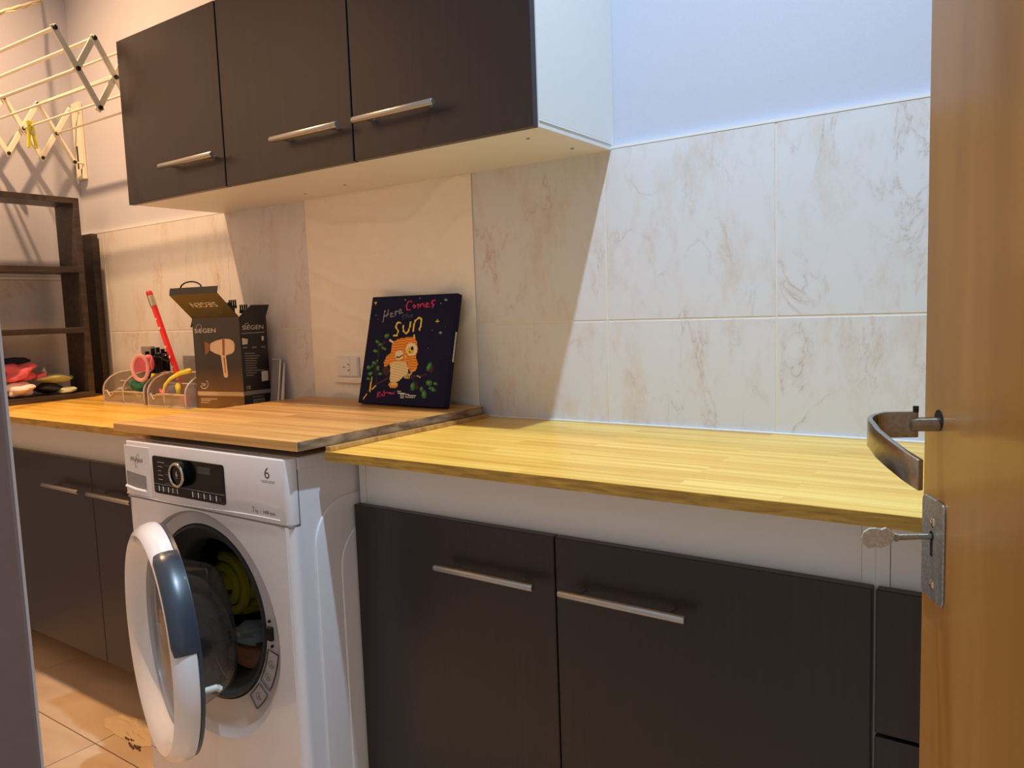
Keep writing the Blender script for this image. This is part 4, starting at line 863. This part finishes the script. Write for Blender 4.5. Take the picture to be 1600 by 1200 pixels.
m = MB(); m.blob((-2.270, 1.225, OZ+0.038), 0.030, 0.018, 0.006, 22, 0.12); soft('hair_clips', m, M['silver'], 'flat pile of grey hair clips in the left organizer tray', 'hair clips')
m = MB(); m.blob((-2.040, 1.218, OZ+0.013), 0.022, 0.018, 0.012, 23, 0.16); soft('hair_ties', m, M['black_soft'], 'black hair ties behind the notched front of the right organizer', 'hair ties')

# ================================================================== WALL SOCKET
sk = thing('wall_socket', (-1.44, 1.371, -0.13), 'cream wall socket with a blank switch on the cream relief panel', 'socket')
YW = YB-THK-0.0015
m = MB(); m.box(-1.503, -1.385, YW-0.004, YW, -0.172, -0.093); m.build('back_frame', M['wave_tile'], sk, bev=0.002)
m = MB(); m.box(-1.503, -1.385, YW-0.011, YW-0.004, -0.172, -0.157); m.build('lower_rail', M['wave_tile'], sk, bev=0.003)
m = MB(); m.box(-1.489, -1.412, YW-0.009, YW-0.004, -0.155, -0.105); m.build('cover_plate', M['white'], sk, bev=0.0015)
m = MB(); m.box(-1.485, -1.4415, YW-0.0105, YW-0.009, -0.152, -0.108); ou = m.build('outlet', M['white'], sk, bev=0.0006)
m = MB()
for x, z, a in ((-1.463, -0.131, 0), (-1.4475, -0.1235, -38), (-1.4465, -0.1385, 38)):
    c, s = math.cos(R(a)), math.sin(R(a)); q = [(-0.0035, -0.001), (0.0035, -0.001), (0.0035, 0.001), (-0.0035, 0.001)]
    m.prism([(x+u*c-v*s, YW-0.0108, z+u*s+v*c) for u, v in q], (0, 0.0004, 0))
m.each('pin_hole', M['blackhole'], ou)
m = MB(); m.box(-1.4405, -1.416, YW-0.0105, YW-0.009, -0.152, -0.108); m.build('rocker', M['white'], sk, bev=0.0006)

# ================================================================== OWL CANVAS
b0 = Vector((-1.326, 1.2705, BT+0.0045)); b1 = Vector((-1.058, 1.2655, BT+0.0045)); t0 = Vector((-1.331, 1.342, 0.0415)); t1 = Vector((-1.0675, 1.340, 0.0405))
oc = thing('owl_canvas', tuple((b0+b1)/2), 'navy diamond-painted owl canvas leaning on the wall, standing on the brown board', 'picture')
nrm = (b1-b0).cross(t0-b0).normalized(); nrm = nrm if nrm.y > 0 else -nrm; tk = nrm*0.0165
m = MB(); m.hexa([b0, b1, b1+tk, b0+tk, t0, t1, t1+tk, t0+tk]); cv = m.build('canvas', M['navy_canvas'], oc, bev=0.002)
# side tape
q0 = b1.lerp(t1, 0.40)-nrm*0.0+Vector((0.0012, 0, 0)); q1 = b1.lerp(t1, 0.665)+Vector((0.0012, 0, 0))
m = MB()
for k in range(16):
    a = q0.lerp(q1, k/16.0); b_ = q0.lerp(q1, (k+0.72)/16.0); m.hexa([a+tk*0.35, a+tk*0.65, a+tk*0.65+Vector((0.0006, 0, 0)), a+tk*0.35+Vector((0.0006, 0, 0)), b_+tk*0.35, b_+tk*0.65, b_+tk*0.65+Vector((0.0006, 0, 0)), b_+tk*0.35+Vector((0.0006, 0, 0))])
m.each('side_sticker', M['print_white'], cv)
GW, GH = 112, 124
BG = (22, 22, 54)
grid = [[BG]*GW for _ in range(GH)]
def cuv(x, y):      # crop pixels -> canvas uv
    v = 0.5
    for _ in range(4):
        yl = 125+(1045-125)*v; xl = 245+(110-245)*v; xr = 965+(840-965)*v; u = (x-xl)/(xr-xl); yt = 125-30*u; yb2 = 1045+50*u; v = (y-yt)/(yb2-yt)
    return u, v
def inv(i, j):
    u = (i+0.5)/GW; v = (j+0.5)/GH; xt = 245+720*u; yt = 125-30*u; xb = 110+730*u; yb2 = 1045+50*u; return xt+(xb-xt)*v, yt+(yb2-yt)*v
CELL = [[inv(i, j) for i in range(GW)] for j in range(GH)]
def fill(test, c, bb):
    u0, v0 = cuv(bb[0], bb[1]); u1, v1 = cuv(bb[2], bb[3])
    for j in range(max(0, int(v0*GH)-4), min(GH, int(v1*GH)+5)):
        for i in range(max(0, int(min(u0, u1)*GW)-6), min(GW, int(max(u0, u1)*GW)+7)):
            x, y = CELL[j][i]
            if test(x, y): grid[j][i] = c(x, y, i, j) if callable(c) else c
def poly(pts, c):
    def t(x, y):
        r = False; n = len(pts)
        for k in range(n):
            (x1, y1), (x2, y2) = pts[k], pts[(k+1) % n]
            if (y1 > y) != (y2 > y) and x < (x2-x1)*(y-y1)/(y2-y1)+x1: r = not r
        return r
    fill(t, c, (min(p[0] for p in pts), min(p[1] for p in pts), max(p[0] for p in pts), max(p[1] for p in pts)))
def ell(cx, cy, rx, ry, c, a=0):
    ca, sa = math.cos(R(a)), math.sin(R(a)); q = max(rx, ry)
    fill(lambda x, y: (((x-cx)*ca+(y-cy)*sa)/rx)**2+((-(x-cx)*sa+(y-cy)*ca)/ry)**2 <= 1, c, (cx-q, cy-q, cx+q, cy+q))
def stroke(pts, c, w_=4.5):
    for (x1, y1), (x2, y2) in zip(pts, pts[1:]):
        L2 = max(1e-6, (x2-x1)**2+(y2-y1)**2)
        def t(x, y):
            s = max(0, min(1, ((x-x1)*(x2-x1)+(y-y1)*(y2-y1))/L2)); return (x-x1-s*(x2-x1))**2+(y-y1-s*(y2-y1))**2 <= w_*w_
        fill(t, c, (min(x1, x2)-w_, min(y1, y2)-w_, max(x1, x2)+w_, max(y1, y2)+w_))
GR1, GR2, BR1 = (62, 118, 58), (94, 156, 76), (78, 54, 48)
stroke([(290, 530), (300, 600), (285, 690), (262, 750), (282, 870)], (58, 46, 58), 6); stroke([(350, 520), (320, 560)], (58, 46, 58), 10)
stroke([(200, 950), (290, 885), (400, 832)], BR1, 7); stroke([(400, 832), (470, 815), (570, 825), (650, 828), (710, 808)], BR1, 5); stroke([(580, 840), (620, 890), (640, 930)], BR1, 4)
ell(362, 775, 28, 40, (70, 48, 46)); ell(748, 770, 14, 34, (70, 48, 46), 20); ell(620, 910, 12, 34, (70, 48, 46))
for x, y, a, b_, r_ in ((370, 468, 25, 17, -35), (285, 520, 18, 12, 30), (312, 545, 18, 13, -30), (350, 582, 20, 10, 20), (332, 575, 10, 14, 0), (268, 602, 22, 13, 10), (255, 705, 20, 14, 20), (205, 745, 20, 17, 0), (290, 752, 14, 24, 0), (222, 800, 22, 16, -20), (205, 845, 20, 12, 20), (308, 802, 18, 12, 0), (285, 690, 9, 12, 0), (240, 735, 10, 12, 0),
                         (728, 745, 17, 40, 20), (590, 915, 19, 36, 5), (725, 885, 26, 24, 20), (757, 942, 24, 16, 40), (683, 985, 20, 38, 0), (778, 893, 16, 14, 30), (662, 938, 12, 26, 10), (735, 930, 14, 14, 0)):
    ell(x, y, a, b_, GR1, r_); ell(x-a*0.2, y-b_*0.1, a*0.5, b_*0.55, GR2, r_)
org_ = lambda x, y, i, j: ((232, 140, 40), (214, 112, 28), (246, 176, 84))[(j+(i//9)) % 3]
poly([(412, 575), (425, 525), (470, 497), (540, 484), (600, 478), (630, 520), (637, 585), (622, 660), (638, 720), (620, 775), (575, 800), (560, 762), (545, 705), (470, 700), (430, 700), (395, 722), (348, 745), (345, 700), (372, 645), (408, 615)], org_)
crm = lambda x, y, i, j: ((236, 214, 150), (246, 228, 178), (222, 190, 120))[(j*2+i//5) % 3]
poly([(398, 715), (430, 697), (470, 692), (540, 704), (556, 755), (548, 805), (505, 835), (480, 862), (440, 880), (395, 870), (400, 800)], crm)
ell(425, 900, 42, 28, (226, 160, 62)); ell(430, 893, 26, 14, (240, 206, 130))
ell(478, 640, 38, 42, (240, 222, 176), 15); ell(585, 590, 48, 58, (242, 226, 184)); ell(577, 598, 27, 34, (232, 196, 40)); ell(592, 580, 11, 17, (24, 20, 24)); ell(571, 612, 8, 10, (120, 110, 30))
stroke([(455, 655), (478, 662), (506, 640)], (60, 44, 30), 5); poly([(525, 640), (545, 650), (530, 700)], (240, 186, 80))
stroke([(400, 508), (425, 525)], (240, 226, 180), 9); stroke([(607, 462), (610, 490)], (236, 204, 70), 6)
for x in (525, 542, 560): stroke([(x, 808), (x+3, 842)], (240, 206, 130), 5)
stroke([(610, 762), (570, 812)], (240, 214, 150), 3.5); stroke([(630, 822), (655, 838)], (220, 190, 110), 5)
for s in ([(235, 832), (216, 955)], [(186, 978), (155, 1022)], [(235, 938), (268, 908)]): stroke(s, (232, 198, 90), 5)
GY = (150, 150, 156); PK = (214, 60, 110); YL = (236, 212, 92); DG = (72, 74, 92)
for s in ([(357, 240), (335, 345)], [(385, 238), (372, 300)], [(345, 297), (388, 275)], [(402, 285), (425, 270), (418, 260), (404, 272), (408, 300), (432, 294)], [(445, 246), (451, 290)], [(447, 264), (467, 247)], [(480, 258), (502, 245), (494, 230), (478, 243), (484, 272), (508, 262)]): stroke(s, GY, 3.6)
for s in ([(592, 165), (562, 160), (545, 200), (552, 240), (577, 240)], [(600, 205), (612, 192), (626, 205), (612, 219), (600, 205)], [(645, 220), (645, 187), (660, 195), (666, 215), (668, 190), (690, 180), (696, 215)], [(708, 200), (737, 187), (722, 175), (708, 193), (714, 215), (742, 208)], [(787, 155), (767, 158), (758, 182), (776, 193), (764, 217)]): stroke(s, PK, 4.0)
for s in ([(520, 280), (515, 325)], [(508, 292), (532, 288)], [(545, 270), (545, 310)], [(545, 292), (563, 285), (568, 307)], [(580, 295), (596, 286), (586, 280), (580, 300), (598, 303)]): stroke(s, DG, 3.2)
for s in ([(497, 355), (467, 350), (450, 388), (472, 425), (460, 468), (434, 466)], [(518, 378), (515, 428), (540, 450), (562, 430), (582, 345)], [(598, 430), (618, 335), (655, 306), (675, 325), (655, 418)]): stroke(s, YL, 6.0)
for s in ([(292, 962), (284, 1006)], [(308, 960), (290, 985), (306, 1002)], [(318, 978), (318, 996)], [(332, 978), (330, 998)], [(346, 950), (342, 996)]): stroke(s, PK, 3.2)
for x in range(356, 436, 12): stroke([(x, 966), (x+6, 966)], PK, 4); stroke([(x, 978), (x+6, 978)], PK, 3)
for x0_, x1_, y in ((462, 492, 958), (464, 520, 972), (470, 520, 984), (485, 515, 1000), (488, 512, 1012), (532, 560, 982), (532, 610, 996), (536, 612, 1008)):
    for x in range(x0_, x1_, 11): stroke([(x, y), (x+5, y)], (226, 220, 200), 3.6)
for x, y, r_, c in ((272, 175, 11, (232, 200, 90)), (875, 150, 11, (170, 172, 180)), (537, 147, 7, (180, 182, 190)), (665, 132, 4, (200, 200, 206)), (803, 340, 15, (232, 190, 60)), (825, 447, 11, (160, 160, 170)), (272, 283, 5, (120, 122, 150)), (292, 322, 5, (120, 122, 150)), (757, 420, 4, (170, 170, 180)), (833, 186, 4, (190, 190, 196)), (727, 578, 5, (130, 130, 160)), (866, 393, 4, (110, 90, 90)), (422, 345, 4, (90, 100, 130)), (820, 672, 5, (70, 70, 110))):
    if r_ > 8:
        stroke([(x-r_, y), (x+r_, y)], c, 3.5); stroke([(x, y-r_), (x, y+r_)], c, 3.5)
    else: ell(x, y, r_, r_, c)
def bil(u, v): return (t0.lerp(t1, u)).lerp(b0.lerp(b1, u), v)-nrm*0.0006
vs = []
orgc = ORG[cv.name]
for j in range(GH+1):
    for i in range(GW+1): vs.append(U(bil(0.006+0.988*i/GW, 0.006+0.988*j/GH))-orgc)
fs = [(j*(GW+1)+i, (j+1)*(GW+1)+i, (j+1)*(GW+1)+i+1, j*(GW+1)+i+1) for j in range(GH) for i in range(GW)]
me = bpy.data.meshes.new('owl_print'); me.from_pydata(vs, [], fs)
ca = me.color_attributes.new('print', 'FLOAT_COLOR', 'CORNER'); buf = []
for j in range(GH):
    for i in range(GW):
        c = grid[j][i]; c4 = [lin(c[0]), lin(c[1]), lin(c[2]), 1.0]; buf += c4*4
ca.data.foreach_set('color', buf)
mp_, nt, b = newmat('diamond_painting'); at = N(nt, 'ShaderNodeVertexColor'); at.layer_name = 'print'; nt.links.new(at.outputs[0], b.inputs['Base Color']); b.inputs['Roughness'].default_value = 0.7; b.inputs['Specular IOR Level'].default_value = 0.15
no = N(nt, 'ShaderNodeTexNoise'); no.inputs['Scale'].default_value = 400; bump(nt, b, no.outputs['Fac'], 0.25, 0.001)
me.materials.append(mp_); o = bpy.data.objects.new('painted_print', me); col.objects.link(o); o.parent = cv; o['label'] = 'owl on a branch under the words Here Comes the Sun'

# ================================================================== THE WOODEN DOOR (metres)
YAW = R(27); E_ = Vector((-0.0815, 0.7235, 0)); tdir = Vector((math.sin(YAW), -math.cos(YAW), 0)); ndir = Vector((-math.cos(YAW), -math.sin(YAW), 0))
DZ0 = -H0+0.012
d1_ = thing('door_1', (E_.x, E_.y, DZ0), None, None, space='r'); d1_['kind'] = 'structure'
d1_['label'] = 'orange varnished wooden door standing open at the right edge'
def dl(a, h, z): return E_+tdir*a+ndir*h+Vector((0, 0, z))
m = MB(); m.hexa([dl(0, 0, DZ0), dl(0.75, 0, DZ0), dl(0.75, -0.036, DZ0), dl(0, -0.036, DZ0), dl(0, 0, 0.93), dl(0.75, 0, 0.93), dl(0.75, -0.036, 0.93), dl(0, -0.036, 0.93)])
m.build('door_leaf', M['door_wood'], d1_, 'r', bev=0.002)
# lever handle bent from flat bar
SH = (0.030, -0.1035); m = MB()
m.tube([dl(SH[0], -0.002, SH[1]), dl(SH[0], 0.022, SH[1])], 0.0058, 14); hd = m.build('handle', M['nickel'], d1_, 'r', smooth=True)
hp_ = []
hp_.append((0.0, 0.016, 0.0))
for k in range(4): hp_.append((0.0, 0.020+0.007*k, 0.0))
for k in range(1, 11):
    a = R(90+90*k/10*1.0); hp_.append((0.026+0.026*math.cos(R(180-9*k)), 0.041+0.018*math.sin(R(9*k)), -0.004*k/10))
hp_ += [(0.040, 0.059, -0.008), (0.058, 0.057, -0.012), (0.078, 0.053, -0.017), (0.094, 0.048, -0.021)]
pts = [dl(SH[0]+a, h, SH[1]+z) for a, h, z in hp_]; vs = []
for i, p in enumerate(pts):
    tt = (pts[min(i+1, len(pts)-1)]-pts[max(i-1, 0)]).normalized(); nn2 = tt.cross(Vector((0, 0, 1))).normalized()*0.0021
    hh = 0.0105+0.0005*i/len(pts)
    for s1, s2 in ((-1, -1), (1, -1), (1, 1), (-1, 1)): vs.append(p+nn2*s1+Vector((0, 0, 1))*hh*s2)
n_ = len(pts); m = MB(); m.add(vs, [(i*4+k, i*4+(k+1) % 4, (i+1)*4+(k+1) % 4, (i+1)*4+k) for i in range(n_-1) for k in range(4)]+[(0, 1, 2, 3), tuple(range((n_-1)*4, n_*4))])
m.build('lever', M['nickel'], hd, 'r', bev=0.0007, seg=2, smooth=True)
m = MB(); q = dl(SH[0]+0.001, 0.018, SH[1]+0.010); m.tube([q, q+Vector((0, 0, 0.005))], 0.0022, 8); m.build('grub_screw', M['rack_cap'], hd, 'r')
m = MB(); m.lathe([(0, 0.0004), (0.0085, 0.0004), (0.0088, -0.001)], dl(SH[0], 0, SH[1]+0.003), ndir, 20); m.build('spindle_hole', M['blackhole'], d1_, 'r')
# lock plate
PX0, PX1, PZ0, PZ1 = 0.004, 0.047, -0.2515, -0.1660
sh_ = lambda a, z: dl(a, 0.0, z)
m = MB(); rr = 0.006; pp = []
for cx, cz, a0_ in ((PX1-rr, PZ1-rr, 0), (PX0+rr, PZ1-rr, 90), (PX0+rr, PZ0+rr, 180), (PX1-rr, PZ0+rr, 270)):
    for k in range(5): a = R(a0_+90*k/4); pp.append(dl(cx+rr*math.cos(a), 0.0001, cz+rr*math.sin(a)))
m.prism(pp, ndir*0.0018); pl_ = m.build('lock_plate', M['zinc'], d1_, 'r', bev=0.0005, seg=1)
m = MB()
for z in (-0.186, -0.238): m.lathe([(0, 0.0014), (0.0022, 0.0012), (0.0040, 0.0002), (0.0042, -0.001)], dl(0.0265, 0.0019, z), ndir, 12)
m.each('screw', M['chrome'], pl_, 'r', smooth=True)
m = MB(); m.hexa([dl(0.0225, 0.0015, -0.2145), dl(0.0265, 0.0015, -0.2145), dl(0.0265, 0.0022, -0.2145), dl(0.0225, 0.0022, -0.2145), dl(0.0225, 0.0015, -0.1935), dl(0.0265, 0.0015, -0.1935), dl(0.0265, 0.0022, -0.1935), dl(0.0225, 0.0022, -0.1935)]); m.lathe([(0, 0.0003), (0.0042, 0.0003), (0.0042, -0.0004)], dl(0.0245, 0.0019, -0.1975), ndir, 16); m.build('keyhole', M['blackhole'], pl_, 'r')
# key
ky = thing('key', tuple(dl(0.0245, 0.002, -0.1975)), 'small worn metal key in the lock of the wooden door', 'key', space='r')
m = MB(); m.tube([dl(0.0245, -0.004, -0.1975), dl(0.0245, 0.030, -0.1985)], 0.0026, 12); m.tube([dl(0.0245, 0.0285, -0.1985), dl(0.0245, 0.0305, -0.1985)], 0.0036, 12); m.build('shaft', M['nickel'], ky, 'r', smooth=True)
ol = [(0.030, 0.003), (0.034, 0.0055), (0.038, 0.0085), (0.042, 0.0072), (0.046, 0.0085), (0.051, 0.0085), (0.0555, 0.006), (0.0575, 0.001), (0.0565, -0.004), (0.052, -0.0075), (0.046, -0.0065), (0.042, -0.0075), (0.037, -0.006), (0.033, -0.004)]
m = MB(); m.prism([dl(0.0245, h, -0.1985+z*1.08-0.06*(h-0.03)) for h, z in ol], tdir*0.0022); bow = m.build('bow', M['key_metal'], ky, 'r', bev=0.0005, seg=1)
m = MB(); m.lathe([(0, 0.0022), (0.0026, 0.0020), (0.0028, -0.0004)], dl(0.0245, 0.0515, -0.2005), -tdir, 12); m.build('bow_hole', M['blackhole'], bow, 'r')
# crumbs on the right worktop
for i, (x, y) in enumerate(((-0.213, 1.318), (-0.208, 1.288))):
    m = MB(); m.blob((x, y, CT+0.0016), 0.0035, 0.0025, 0.0016, i, 0.2, n=8, m=5); tag(m.build('crumb', M['crack'], None), 'dark crumb lying %s the tiles on the right worktop' % ('close to' if i == 0 else 'a little further from'), 'crumb')
bpy.context.view_layer.update()
